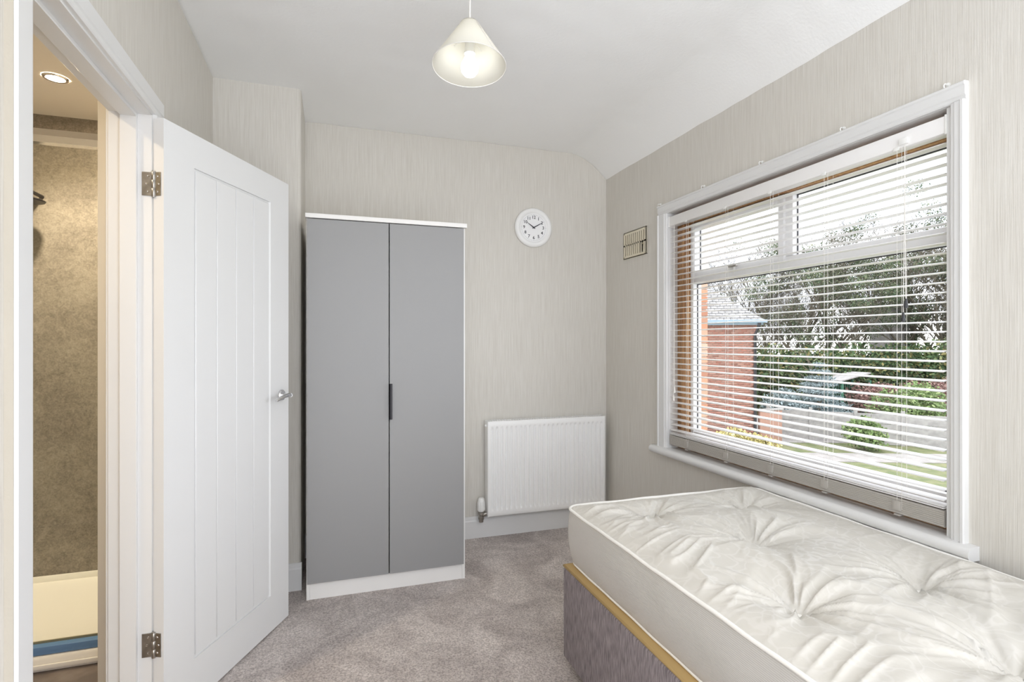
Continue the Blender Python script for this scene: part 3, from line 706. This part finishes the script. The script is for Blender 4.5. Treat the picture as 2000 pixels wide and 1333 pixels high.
n0 = len(us); F = [(j * n0 + i, j * n0 + i + 1, (j + 1) * n0 + i + 1, (j + 1) * n0 + i) for j in range(len(vs) - 1) for i in range(n0 - 1)]
o = fin('front_panel', npmesh('front_panel', co, F), M['rad'], rd, True)
md = o.modifiers.new('thickness', 'SOLIDIFY'); md.thickness = .0015; md.offset = -1
box('side_cover', ra - .001, ry + .004, rz0 + .01, ra + .003, ry + .062, rz1 - .002, M['rad'], rd, .001, 1)
box('side_cover', rb - .003, ry + .004, rz0 + .01, rb + .001, ry + .062, rz1 - .002, M['rad'], rd, .001, 1)
bm = bmesh.new()
bx(bm, ra, ry + .004, rz1 - .004, rb, ry + .010, rz1 + .001); bx(bm, ra, ry + .054, rz1 - .004, rb, ry + .060, rz1 + .001)
for k in range(48):
    u = ra + .006 + k * (rb - ra - .012) / 47; bx(bm, u - .0035, ry + .010, rz1 - .003, u + .0035, ry + .054, rz1)
bmfin('top_grille', bm, M['rad'], rd)
bm = bmesh.new()
for k in range(60):
    u = ra + .01 + k * (rb - ra - .02) / 59; bx(bm, u - .001, ry + .02, rz0 + .03, u + .001, ry + .06, rz1 - .02)
bmfin('convector_fins', bm, M['rad'], rd)
for u in (ra + .12, rb - .12): box('bracket', u - .015, ry + .055, rz0 + .08, u + .015, YF - .001, rz1 - .08, M['rad'], rd)
lat('bleed_plug', [(0, .01), (.008, .01), (.009, 0)], M['rad'], rd, Matrix.Translation((ra, ry + .03, rz1 - .03)) @ Matrix.Rotation(-PI / 2, 4, 'Y'), 16)
vx = .903; vy = ry + .028
vv = lat('valve_body', [(0, .112), (.014, .113), (.015, .128), (.019, .132), (.019, .146), (.014, .15), (.015, .16), (.020, .164), (.020, .178), (0, .18)], M['steel'], rd, Matrix.Translation((vx, vy, 0)), 18)
tubeo('union', [(vx, vy, .158), (vx + .018, vy, .16), (ra + .01, vy, .165)], [.012, .014, .012], M['steel'], vv, 12)
tubeo('pipe_tail', [(vx, vy + .012, .125), (vx, YF - .018, .125)], .0085, M['steel'], vv, 12)
lat('thermostatic_head', [(0, .18), (.017, .18), (.021, .186), (.0225, .20), (.0225, .235), (.020, .262), (.014, .268), (0, .268)], M['plastic'], vv, Matrix.Translation((vx, vy, 0)), 20)
bm = bmesh.new()
for k in range(10):
    a = k * PI / 5; bx(bm, .0215, -.0022, .190, .0245, .0022, .245, .0008, 1, Matrix.Rotation(a, 3, 'Z'))
bmesh.ops.translate(bm, verts=bm.verts, vec=(vx, vy, 0)); bmfin('head_ribs', bm, M['plastic'], vv)
tubeo('drain_pipe', [(rb - .03, vy, rz0 + .012), (rb - .03, vy, rz0 - .02), (rb - .03, YF - .018, rz0 - .026)], .0075, M['steel'], rd, 12)

# ------------------------------------------------------------------ divan base
dx0, dx1, dy0, dy1, dz0, dz1 = .848, 1.765, .02, 1.935, .048, .405
db = thing('divan_base', ((dx0 + dx1) / 2, (dy0 + dy1) / 2, 0), 'dark grey flecked fabric divan base on chrome glides under the mattress', 'bed base')
bm = bx(bmesh.new(), dx0, dy0, dz0, dx1, dy1, dz1 - .006, .012, 3); bmfin('side_upholstery', bm, M['divan'], db, True, 60)
bm = bx(bmesh.new(), dx0 + .002, dy0 + .002, dz1 - .0065, dx1 - .002, dy1 - .002, dz1, .003, 2); tp = bmfin('top_cloth', bm, M['gold'], db, True, 60)
tp['label'] = 'tan gold cloth top edge'
bm = bmesh.new(); q = .004
tube(bm, [(dx0 + q, dy0 + q, dz1 - .004), (dx0 + q, dy1 - q, dz1 - .004), (dx1 - q, dy1 - q, dz1 - .004), (dx1 - q, dy0 + q, dz1 - .004)], .005, 8)
bmfin('seam', bm, M['gold'], db, True)
for (x, y) in ((dx0 + .055, dy1 - .06), (dx1 - .055, dy1 - .06), (dx0 + .055, dy0 + .06), (dx1 - .055, dy0 + .06), (dx0 + .055, 1.0), (dx1 - .055, 1.0)):
    lat('glide', [(0, .0), (.018, .0), (.024, .004), (.024, .012), (.014, .02), (.010, .03), (.010, dz0 + .001), (0, dz0 + .001)], M['chrome'], db, Matrix.Translation((x, y, 0)), 24)

# ------------------------------------------------------------------ mattress
mx0, mx1, my0, my1 = .867, 1.766, .04, 1.948; mzb, mzt = .408, .647
TUFT = [(1.145, 1.775), (1.547, 1.745), (1.305, 1.43), (1.09, 1.045), (1.500, 1.04), (1.305, .715), (1.10, .37), (1.52, .37)]
mt = thing('mattress', ((mx0 + mx1) / 2, (my0 + my1) / 2, mzb), 'cream tufted single mattress lying bare on the grey divan', 'mattress')
NXm, NYm = 190, 400
R = .055
u = np.linspace(0, 1, NXm); v = np.linspace(0, 1, NYm); U, V = np.meshgrid(u, v)
X = mx0 + U * (mx1 - mx0); Y = my0 + V * (my1 - my0)
def rnd(X, Y):
    X = X.copy(); Y = Y.copy()
    for sx_, cx_ in ((1, mx1 - R), (-1, mx0 + R)):
        for sy_, cy_ in ((1, my1 - R), (-1, my0 + R)):
            a = (X - cx_) * sx_ / R; b = (Y - cy_) * sy_ / R; m_ = (a > 0) & (b > 0)
            aa = a[m_] * np.sqrt(1 - b[m_] ** 2 / 2); bb = b[m_] * np.sqrt(1 - a[m_] ** 2 / 2)
            X[m_] = cx_ + sx_ * aa * R; Y[m_] = cy_ + sy_ * bb * R
    return X, Y
Xr, Yr = rnd(X, Y)
e = np.minimum(np.minimum(X - mx0, mx1 - X), np.minimum(Y - my0, my1 - Y))
Z = mzt - .026 * np.exp(-(e / .045) ** 1.2) + .014 * np.clip(e / .25, 0, 1)
def vnoise(x, y, seed):
    r_ = np.random.default_rng(seed); tab = r_.random((256, 256)); xi = np.floor(x).astype(int); yi = np.floor(y).astype(int)
    fx_ = x - xi; fy_ = y - yi; fx_ = fx_ * fx_ * (3 - 2 * fx_); fy_ = fy_ * fy_ * (3 - 2 * fy_)
    g = lambda a, b: tab[a % 256, b % 256]
    return (g(xi, yi) * (1 - fx_) + g(xi + 1, yi) * fx_) * (1 - fy_) + (g(xi, yi + 1) * (1 - fx_) + g(xi + 1, yi + 1) * fx_) * fy_
fade = np.clip(e / .07, 0, 1)
for i, (tx, ty) in enumerate(TUFT):
    dx, dy = Xr - tx, Yr - ty; rr = np.hypot(dx, dy); th = np.arctan2(dy, dx)
    sq = 1 + .25 * np.cos(2 * th + i)                      # uneven dimple
    Z -= .070 * np.exp(-(rr / (.098 * sq)) ** 1.15) * fade ** .3
    # gathers radiating from the button
    wr_ = th * 9 / PI * 1.0 + 1.6 * (vnoise(rr * 14 + 7 * i, th * 3 + 9, 20 + i) - .5)
    ridge = 1 - np.abs(2 * (vnoise((th + PI) * 3.4 + 10 * i + .8 * vnoise(rr * 9, th * 2 + 20, 3 + i), rr * 2.5 + 5, 40 + i)) - 1)
    fine = 1 - np.abs(2 * (vnoise((th + PI) * 6.5 + 10 * i, rr * 4 + 3, 60 + i)) - 1)
    amp = np.clip(rr / .05, 0, 1) * np.exp(-(rr / .18) ** 2)
    Z += ((.021 * (ridge ** 2 - .35)) + .008 * (fine ** 2 - .35)) * amp * fade
# long soft creases running across between the rows of buttons
cu_ = vnoise(Xr * 2.2 + 3, Yr * 2.2, 5) * .35
cr1 = 1 - np.abs(2 * vnoise((Xr + .35 * Yr + cu_) * 4.2, (Yr - .25 * Xr + cu_) * 24, 9) - 1)
msk = np.clip(vnoise(Xr * 5 + 2, Yr * 5, 12) * 2.2 - .8, 0, 1)
Z += .011 * (cr1 ** 3) * msk * fade
Z += .004 * (vnoise(Xr * 7, Yr * 7, 1) - .5) * fade
co = [np.stack([Xr.ravel(), Yr.ravel(), Z.ravel()], 1)]
idx = np.arange(NXm * NYm).reshape(NYm, NXm)
F = np.stack([idx[:-1, :-1], idx[:-1, 1:], idx[1:, 1:], idx[1:, :-1]], -1).reshape(-1, 4)
top = fin('top_panel', npmesh('top_panel', co[0], F), M['damask'], mt, True)
# border
loop = list(idx[0, :]) + list(idx[1:, -1]) + list(idx[-1, -2::-1]) + list(idx[-2:0:-1, 0])
L = co[0][loop]; nL = len(L); rings = []
cen = np.array([(mx0 + mx1) / 2, (my0 + my1) / 2])
nrm = np.roll(L, -1, 0)[:, :2] - np.roll(L, 1, 0)[:, :2]; nrm = np.stack([nrm[:, 1], -nrm[:, 0]], 1); nrm /= np.linalg.norm(nrm, axis=1)[:, None] + 1e-9
NB = 16
for k in range(NB + 1):
    t = k / NB; z = L[:, 2] * (1 - t) + mzb * t
    off = .013 * math.sin(PI * t) ** .8 - .016 * t * t
    w_ = .0035 * (vnoise(L[:, 0] * 9 + L[:, 1] * 9, np.full(nL, t * 3.0), 31) - .5) * math.sin(PI * t)
    zb = .006 * math.sin(PI * t) * 0
    rings.append(np.stack([L[:, 0] + nrm[:, 0] * (off + w_), L[:, 1] + nrm[:, 1] * (off + w_), z], 1))
bott = rings[-1].copy(); bott[:, :2] = cen + (bott[:, :2] - cen) * .9; bott[:, 2] = mzb; rings.append(bott)
bc = np.concatenate(rings); F = []
for k in range(len(rings) - 1):
    a = np.arange(nL); b = (a + 1) % nL; F.append(np.stack([k * nL + b, k * nL + a, (k + 1) * nL + a, (k + 1) * nL + b], 1))
fin('border', npmesh('border', bc, np.concatenate(F)), M['border'], mt, True)
def pipe_ring(name, ring, off, zz, r_):
    P = [Vector((ring[i, 0] + nrm[i, 0] * off, ring[i, 1] + nrm[i, 1] * off, ring[i, 2] + zz + .0015 * math.sin(i * .11) * math.sin(i * .037))) for i in range(0, nL, 3)]
    P.append(P[0]); P.append(P[1]); bmfin(name, tube(bmesh.new(), P, r_, 8), M['piping'], mt, True)
pipe_ring('top_piping', L, .002, .001, .0052); pipe_ring('bottom_piping', rings[NB], .001, .004, .005)
for (tx, ty) in TUFT:
    i = int(round((tx - mx0) / (mx1 - mx0) * (NXm - 1))); j = int(round((ty - my0) / (my1 - my0) * (NYm - 1)))
    lat('tuft', [(.013, -.001), (.012, .003), (.006, .005), (0, .0045)], M['piping'], mt, Matrix.Translation((tx, ty, float(Z[j, i]) + .001)), 16)

# ------------------------------------------------------------------ ceiling pendant
px_, py_, pz = .437, 1.770, 2.182
SR, STR, SH = .122, .031, .150
pn = thing('pendant_lamp', (px_, py_, ZC), 'pale cream cone pendant shade with a lit bulb hanging from the ceiling', 'pendant lamp')
tiltm = Matrix.Translation((px_, py_, pz + SH)) @ Matrix.Rotation(math.radians(-6.5), 4, Vector((math.cos(YAW), -math.sin(YAW), 0))) @ Matrix.Translation((0, 0, -SH))
bm = bmesh.new(); lathe(bm, [(SR, 0), (STR + .004, SH - .008), (STR, SH)], 96, tiltm)
sh = bmfin('lamp_shade', bm, M['shade'], pn, True, 40); md = sh.modifiers.new('t', 'SOLIDIFY'); md.thickness = .0008
bm = bmesh.new(); tube(bm, [tiltm @ Vector((SR * math.cos(a), SR * math.sin(a), 0)) for a in np.linspace(0, 2 * PI, 97)], .0014, 6, False); bmfin('rim_binding', bm, M['cord'], sh, True)
a = -YAW - PI / 2 + .75
bm = bmesh.new(); tube(bm, [tiltm @ Vector(((SR + .001) * math.cos(a), (SR + .001) * math.sin(a), .001)), tiltm @ Vector(((STR + .0045) * math.cos(a), (STR + .0045) * math.sin(a), SH - .008))], .0011, 6)
bmfin('seam', bm, M['cord'], sh, True)
tm2 = tiltm
bm = bmesh.new()
for k in range(3):
    a = k * 2 * PI / 3 + .5; tube(bm, [tm2 @ Vector((.021 * math.cos(a), .021 * math.sin(a), SH - .055)), tm2 @ Vector((.055 * math.cos(a), .055 * math.sin(a), SH - .070))], .0012, 6)
tube(bm, [tm2 @ Vector((.021 * math.cos(a), .021 * math.sin(a), SH - .055)) for a in np.linspace(0, 2 * PI, 25)], .0012, 6, False)
bmfin('shade_ring', bm, M['cord'], sh, True)
lat('lamp_holder', [(.0035, .050), (.010, .045), (.014, .03), (.0165, .0), (.0165, -.03), (.018, -.033), (.018, -.04), (0, -.04)], M['plastic'], pn, Matrix.Translation((px_, py_, pz + .090)), 28)
zb = pz + .052
lat('bulb', [(.013, .0), (.014, -.008), (.020, -.020), (.0275, -.034), (.030, -.048), (.0275, -.062), (.018, -.074), (.008, -.0785), (0, -.079)], M['bulb'], pn, Matrix.Translation((px_, py_, zb)), 32)
tubeo('flex', [(px_, py_, pz + .135), (px_ + .001, py_, pz + SH + .12), (px_, py_, ZC - .02)], .0032, M['cord'], pn, 8)
lat('ceiling_rose', [(0, -.028), (.010, -.027), (.030, -.020), (.038, -.006), (.038, .006)], M['plastic'], pn, Matrix.Translation((px_, py_, ZC)), 32)

# ------------------------------------------------------------------ outside
GZ = -2.73
CY, SY_ = math.cos(YAW), math.sin(YAW)
def at(px, depth, z=GZ):
    """world point on photograph column px at the given distance in front of the camera"""
    r = (px - 1000) / 1060; return Vector((depth * (r * CY + SY_), depth * (-r * SY_ + CY), z))
def gz_at(py): return 4.0 * 1060 / (py - 667)
box('lawn', 2.2, -4, GZ - .3, 110, 110, GZ, M['grass']); L_ = bpy.data.objects['lawn']; structure(L_); L_.name = 'ground'
# paved path and gravel strip
def strip(name, pts, th, m, label=None):
    bm = bmesh.new(); prism(bm, [(p.x, p.y) for p in pts], 'z', GZ - .02, GZ + th); o = bmfin(name, bm, m); structure(o); return o
strip('paved_path', [at(1300, 19.6), at(1950, 19.0), at(1950, 17.6), at(1300, 18.3)], .02, M['paving'])
strip('gravel_bed', [at(1520, 14.3), at(2000, 13.6), at(2000, 11.6), at(1560, 12.4)], .02, M['gravel'])
strip('soil_bed', [at(1300, 40), at(2000, 40), at(2000, 21), at(1300, 21.5)], .03, M['rockstone'])

# our own brick wing projecting at the left of the view, brick below and cream render above
wg = thing('brick_wing', (3.7, 5.1, GZ), 'orange brick wall end with cream render above, just outside the window', 'wall')
WX1, WY = 3.975, 5.06
box('core', 2.15, WY + .012, GZ, WX1 - .012, WY + 1.2, 1.93, M['mortar'], wg)
box('render_coat', 2.15, WY - .006, 1.93, WX1 + .004, WY + 1.2, 4.2, M['render'], wg, .004)
bb = None; nrow = 40
for rw in range(nrow):
    z0 = 1.925 - (rw + 1) * .075; x1 = WX1
    L1 = .215 if rw % 2 == 0 else .1025
    while x1 > 3.52:
        ln = L1
        key = ln
        if bb is None: bb = {}
        if key not in bb:
            bb[key] = box('brick', x1 - ln, WY, z0, x1, WY + .1, z0 + .065, M['brick'], wg, .003, 1, False); 
        else:
            dup(bb[key], Vector((x1 - ln / 2, WY + .05 + random.uniform(-.002, .002), z0 + .0325)) - org[wg], wg)
        x1 -= ln + .01; L1 = .215

# neighbouring brick house with a tiled hipped roof
HZ = 2.02; hd_ = 20.5
A = at(1478, hd_); B = at(1200, hd_ + 1.5)
d = (B - A); d.z = 0; LW = d.length; ax_ = d.normalized(); nrm_ = Vector((-ax_.y, ax_.x, 0))
if nrm_.dot(Vector((A.x, A.y, 0))) < 0: nrm_ = -nrm_       # away from the camera
nh = thing('brick_house', (A.x, A.y, GZ), 'red brick house wall with grey tiled hipped roof beyond the garden path', 'house')
def hp(s, n_, z): return A + ax_ * s + nrm_ * n_ + Vector((0, 0, z - A.z))
def hull(name, P, faces, m, parent=nh, **kw):
    bm = bmesh.new(); vs_ = [bm.verts.new(p) for p in P]
    for f_ in faces: bm.faces.new([vs_[i] for i in f_])
    return bmfin(name, bm, m, parent, **kw)
BOXF = [(0, 1, 2, 3), (4, 7, 6, 5), (0, 4, 5, 1), (1, 5, 6, 2), (2, 6, 7, 3), (3, 7, 4, 0)]
def hbox(name, s0, s1, n0_, n1_, z0, z1, m, parent=nh): return hull(name, [hp(s0, n0_, z0), hp(s1, n0_, z0), hp(s1, n1_, z0), hp(s0, n1_, z0), hp(s0, n0_, z1), hp(s1, n0_, z1), hp(s1, n1_, z1), hp(s0, n1_, z1)], BOXF, m, parent)
hbox('wall', .012, LW, .012, 6, GZ, HZ, M['mortar'])
co, F = [], []
def addb(s0, s1, n0_, n1_, z0, z1):
    k = len(co); co.extend([tuple(hp(*q)) for q in ((s0, n0_, z0), (s1, n0_, z0), (s1, n1_, z0), (s0, n1_, z0), (s0, n0_, z1), (s1, n0_, z1), (s1, n1_, z1), (s0, n1_, z1))])
    F.extend([tuple(k + i for i in f_) for f_ in BOXF])
rows = int((HZ - GZ) / .075)
for rw in range(rows):
    z = GZ + rw * .075; s = 0 if rw % 2 else -.1125
    while s < min(LW, 5.2):
        addb(max(s, 0), min(s + .215, LW), random.uniform(-.004, .004), .05, z, z + .065); s += .225
o = fin('brickwork', npmesh('brickwork', co, F), M['hbrick'], nh); o['kind'] = 'stuff'
# hipped roof in tile courses
rise = 2.2; run = 2.9
n_c = 22; co, F = [], []
for k in range(n_c):
    t0, t1 = k / n_c, (k + 1) / n_c; z0, z1 = HZ + .02 + rise * t0, HZ + .02 + rise * t1
    s0a, s0b, n0a = -.25 + run * t0, -.25 + run * t1, -.25 + run * t0; n0b = -.25 + run * t1
    ss = s0a
    while ss < LW - .3:
        e1 = ss + .24
        P = [(max(ss, s0b), n0b, z1 + .0), (e1 - .012, n0b, z1), (e1 - .012, n0a, z0 + .035), (ss, n0a, z0 + .035), (max(ss, s0b), n0b, z1 - .03), (e1 - .012, n0b, z1 - .03), (e1 - .012, n0a, z0), (ss, n0a, z0)]
        kk = len(co); co.extend([tuple(hp(*q)) for q in P]); F.extend([tuple(kk + i for i in f_) for f_ in BOXF]); ss = e1
    # hip side facing right
    nn = n0a
    while nn < 5.6:
        e1 = nn + .24
        P = [(s0b, max(nn, n0b), z1), (s0b, e1 - .012, z1), (s0a, e1 - .012, z0 + .035), (s0a, nn, z0 + .035), (s0b, max(nn, n0b), z1 - .03), (s0b, e1 - .012, z1 - .03), (s0a, e1 - .012, z0), (s0a, nn, z0)]
        kk = len(co); co.extend([tuple(hp(*q)) for q in P]); F.extend([tuple(kk + i for i in f_) for f_ in BOXF]); nn = e1
rt = fin('roof', npmesh('roof', co, F), M['tile'], nh); rt['kind'] = 'stuff'
hull('roof_deck', [hp(-.2, -.2, HZ), hp(LW, -.2, HZ), hp(LW, 6, HZ), hp(-.2, 6, HZ), hp(-.2 + run, -.2 + run, HZ + rise - .05), hp(LW, -.2 + run, HZ + rise - .05), hp(LW, 6, HZ + rise - .05), hp(-.2 + run, 6, HZ + rise - .05)], BOXF, M['tile'])
hbox('gutter', -.32, LW, -.34, -.22, HZ - .06, HZ + .05, M['gutter'])
hbox('fascia', -.2, LW, -.22, -.19, HZ - .14, HZ + .03, M['gutter'])
bm = bmesh.new(); tube(bm, [hp(-.06, -.28, HZ - .04), hp(-.05, -.26, HZ - .2), hp(.06, -.06, HZ - .5), hp(.06, -.06, GZ + .05)], .055, 10); bmfin('downpipe', bm, M['pipe'], nh, True, 50)

# garden fence of concrete posts and panels
fe = thing('garden_fence', tuple(at(1660, 20.6)), 'low grey concrete panel fence running across the garden', 'fence')
FP = [at(1462 + 0 * k, 22.2) for k in range(1)]; F0, F1 = at(1500, 22.4), at(1980, 19.4); dd = (F1 - F0); nP = int(dd.length / 1.55); dn = dd.normalized(); fn = Vector((-dn.y, dn.x, 0))
def fbox(name, c, hl, hn, z0, z1, m, parent=fe):
    P = [c + dn * (sx_ * hl) + fn * (sy_ * hn) + Vector((0, 0, z - GZ)) for z in (z0, z1) for sx_, sy_ in ((-1, -1), (1, -1), (1, 1), (-1, 1))]
    return hull(name, P, BOXF, m, parent)
p0 = fbox('post', F0, .06, .06, GZ, GZ + 1.32, M['concrete']); pn0 = fbox('board', F0 + dn * .775, .715, .025, GZ + .02, GZ + .40, M['concrete'])
for k in range(nP + 1):
    if k: dup(p0, p0.location + dn * 1.55 * k, fe)
    if k < nP:
        for j in range(3):
            if k or j: dup(pn0, pn0.location + dn * 1.55 * k + Vector((0, 0, j * .395)) + fn * random.uniform(-.006, .006), fe)

# foliage -------------------------------------------------------
def leaves(name, blobs, n, size, m, parent, asp=.55):
    """cloud of small leaf blades filling the given ellipsoids (centre, radii)"""
    w = np.array([b[1][0] * b[1][1] * b[1][2] for b in blobs]) ** .8; w /= w.sum(); ks = rng.choice(len(blobs), n, p=w)
    C = np.array([tuple(b[0]) for b in blobs])[ks]; Rr = np.array([b[1] for b in blobs])[ks]
    d = rng.normal(size=(n, 3)); d /= np.linalg.norm(d, axis=1)[:, None]; rad = rng.random(n)[:, None] ** .45
    P = C + d * rad * Rr; a = rng.normal(size=(n, 3)); a /= np.linalg.norm(a, axis=1)[:, None]
    b = np.cross(a, rng.normal(size=(n, 3))); b /= np.linalg.norm(b, axis=1)[:, None] + 1e-9
    s = size * (.6 + .8 * rng.random(n))[:, None]
    V_ = np.stack([P - a * s, P + b * s * asp, P + a * s, P - b * s * asp], 1).reshape(-1, 3)
    o = fin(name, npmesh(name, V_, np.arange(n * 4).reshape(-1, 4)), m, parent); o['kind'] = 'stuff'; return o
def branches(base, h, r0, depth, spread, seed, lean=0):
    rd_ = random.Random(seed); segs = []
    def grow(p, d, L0, r, lv):
        n_ = 4 if lv else 6; q = p
        for i in range(n_):
            d2 = (d + Vector((rd_.uniform(-1, 1), rd_.uniform(-1, 1), rd_.uniform(-.3, .6))) * .13).normalized()
            e_ = q + d2 * L0 / n_; ra_ = r * (1 - .75 * i / n_); rb_ = r * (1 - .75 * (i + 1) / n_); segs.append((q, e_, ra_, rb_)); 
            if lv < depth and (lv > 0 or i >= 1):
                for _ in range(3 if lv == 0 else (2 if lv < 3 else 1)):
                    az = rd_.uniform(0, 2 * PI); o_ = Vector((math.cos(az), math.sin(az), rd_.uniform(.1, .9))) * spread
                    grow(e_, (d2 * .6 + o_).normalized(), L0 * rd_.uniform(.38, .6), rb_ * .62, lv + 1)
            q = e_; d = d2
    grow(Vector(base), Vector((lean, 0, 1)).normalized(), h, r0, 0)
    return segs
def wood_mesh(name, segs, m, parent, n=4):
    co, F = [], []
    for (p, q, a, b) in segs:
        d = (q - p).normalized(); u_ = d.orthogonal().normalized(); w_ = d.cross(u_); k = len(co)
        for (c_, r_) in ((p, a), (q, b)):
            for j in range(n): co.append(tuple(c_ + (u_ * math.cos(2 * PI * j / n) + w_ * math.sin(2 * PI * j / n)) * max(r_, .006)))
        for j in range(n): F.append((k + j, k + (j + 1) % n, k + n + (j + 1) % n, k + n + j))
    return fin(name, npmesh(name, co, F), m, parent)
# (photo column, distance, height, ivy amount, label)
trees = [
    (1392, 44, 9.6, 0, 'thin bare winter tree rising behind the tiled roof'),
    (1450, 40, 10.2, 0, 'bare branching tree just right of the roof ridge'),
    (1505, 38, 10.0, 1200, 'slim tree with light ivy next to the brick house'),
    (1560, 36, 9.6, 4200, 'ivy-clad tree left of the window mullion line'),
    (1618, 35, 12.2, 6500, 'tallest dark ivy-covered trunk in the middle of the view'),
    (1668, 42, 9.6, 1500, 'open bare tree with spreading boughs left of the stone block'),
    (1722, 39, 10.6, 3800, 'wide leafy tree right behind the grey stone block'),
    (1790, 36, 11.2, 6000, 'dense ivy tree at the right of the view'),
    (1850, 34, 11.0, 5200, 'dark ivy tree beside the near window trim'),
    (1905, 33, 10.0, 3500, 'ivy tree farthest right, mostly hidden by the wall'),
    (1530, 50, 9.2, 600, 'distant thin tree between the brick house and the ivy trees'),
]
for i, (px, dp, h, iv, lab) in enumerate(trees):
    b = at(px, dp); t = thing('tree', tuple(b), lab, 'tree', 'trees at the end of the garden')
    h *= .78; sg = branches(b, h * .92, .26 if iv > 3000 else .16, 3 if iv > 4300 else 4, .75, 100 + i)
    wood_mesh('trunk_and_branches', sg, M['bark'], t, 3)
    if iv:
        bl = [(b + Vector((random.uniform(-.25, .25), random.uniform(-.25, .25), z)), (.75, .75, .9)) for z in np.arange(2, h * .88, 1.0)]
        hi = [s for s in sg if s[2] < .09 and s[0].z > GZ + h * .35]
        for s in random.Random(i).sample(hi, min(26, len(hi))): bl.append((s[1], (.75, .75, .6)))
        leaves('ivy', bl, int(iv * 2.1), .058, M['ivy'], t)
hedges = [(1505, 30, 2.6, 4.1), (1590, 31, 3.0, 4.0), (1680, 31, 3.0, 4.2), (1765, 30, 2.8, 4.2), (1850, 29, 2.8, 4.4), (1420, 33, 2.6, 3.6)]
hl = ['dark hedge bush nearest the brick house downpipe', 'dark hedge bush behind the blue spruce', 'dark hedge bush below the grey stone block', 'dark hedge bush above the red shrub', 'dark hedge bush at the right end of the garden', 'dark hedge bush hidden behind the brick house']
for (px, dp, r_, h), lab in zip(hedges, hl):
    b = at(px, dp); t = thing('hedge_bush', tuple(b), lab, 'hedge', 'dark hedge across the garden')
    leaves('foliage', [(b + Vector((0, 0, h * .45)), (r_ * .7, r_ * .7, h * .5)), (b + Vector((r_ * .5, .2, h * .35)), (r_ * .5, r_ * .5, h * .42)), (b + Vector((-r_ * .5, -.2, h * .38)), (r_ * .5, r_ * .5, h * .45))], 9000, .11, M['hedge'], t)
    wood_mesh('stems', branches(b, h * .8, .09, 1, .6, int(px)), M['bark'], t)
def shrub(px, dp, rx, h, m, n, lab, name='shrub', size=.06, z0=0):
    b = at(px, dp); t = thing(name, tuple(b), lab, 'shrub')
    bl = [(b + Vector((random.uniform(-.4, .4) * rx, random.uniform(-.4, .4) * rx, h * random.uniform(.35, .6))), (rx * .62, rx * .62, h * .42)) for _ in range(5)]
    leaves('foliage', bl, n, size, m, t); wood_mesh('stems', branches(b, h * .7, .03, 1, .8, int(px)), M['bark'], t)
shrub(1775, 23.5, 1.55, 2.3, M['lime'], 5200, 'bright green shrub behind the fence', size=.07)
shrub(1688, 19.9, .85, 1.35, M['lime'], 3200, 'yellow-green shrub in front of the fence')
shrub(1420, 19.3, .95, .95, M['straw'], 3200, 'straw-yellow dried shrub at the foot of the brick house')
shrub(1478, 19.0, .85, .75, M['straw'], 2600, 'low yellow shrub beside the black downpipe')
shrub(1830, 26, 2.4, 2.5, M['red'], 5000, 'dull red leafed shrub beyond the fence', size=.08)
shrub(1720, 27.5, 1.6, 2.0, M['red'], 3500, 'reddish shrub left of the bright green one', size=.08)
shrub(1515, 23.5, 1.0, 2.2, M['blue'], 3000, 'pale blue-grey shrub just right of the brick house', size=.07)
# blue spruce: whorls of needled boughs
b = at(1600, 25); t = thing('blue_spruce', tuple(b), 'powder blue spruce in the middle of the garden', 'shrub')
bl = []
for z in np.arange(.5, 3.0, .3):
    R_ = 1.75 * (1 - z / 3.3)
    for k in range(9): a = k * 2 * PI / 9 + z * 2; bl.append((b + Vector((R_ * .65 * math.cos(a), R_ * .65 * math.sin(a), z)), (.16 + R_ * .34, .16 + R_ * .34, .10)))
leaves('needles', bl, 9000, .075, M['blue'], t, .2); wood_mesh('stem', branches(b, 3.0, .08, 1, .9, 5), M['bark'], t)
# grey stone block among the trees
b = at(1737, 37); t = thing('stone_chimney', tuple(b), 'square grey stone block rising among the distant trees', 'chimney')
bm = bmesh.new(); bx(bm, b.x - .95, b.y - .7, GZ, b.x + .95, b.y + .7, 3.45, .04); bmfin('stack', bm, M['rockstone'], t)
bm = bmesh.new(); bx(bm, b.x - 1.03, b.y - .78, 3.45, b.x + 1.03, b.y + .78, 3.62, .03); bmfin('coping', bm, M['rockstone'], t)
# green arbour with a pale pitched roof
b = at(1655, 28.5); t = thing('garden_arbour', tuple(b), 'green slatted garden arbour with a pale sloping roof', 'arbour')
c_ = b; W_ = .95
for (sx_, sy_) in ((-1, -1), (1, -1), (1, 1), (-1, 1)): box('post', c_.x + sx_ * W_ - .05, c_.y + sy_ * .5 - .05, GZ, c_.x + sx_ * W_ + .05, c_.y + sy_ * .5 + .05, GZ + 1.95, M['green_paint'], t)
for k in range(12): u_ = c_.x - W_ + .1 + k * .155; box('slat', u_ - .03, c_.y + .44, GZ + .4, u_ + .03, c_.y + .47, GZ + 1.8, M['green_paint'], t)
bm = bmesh.new(); prism(bm, [(c_.x - 1.2, GZ + 1.92), (c_.x + .9, GZ + 2.3), (c_.x + .9, GZ + 2.36), (c_.x - 1.2, GZ + 1.98)], 'y', c_.y - .6, c_.y + .6); bmfin('roof', bm, M['concrete'], t)
# small terracotta brick planter wall beside the downpipe
b = at(1505, 20.7); t = thing('garden_wall', tuple(b), 'short orange garden wall panel between house and fence', 'wall')
box('panel', b.x - .55, b.y - .06, GZ, b.x + .5, b.y + .06, GZ + 1.35, M['terra'], t, .01); box('coping', b.x - .6, b.y - .09, GZ + 1.35, b.x + .55, b.y + .09, GZ + 1.42, M['concrete'], t, .01)
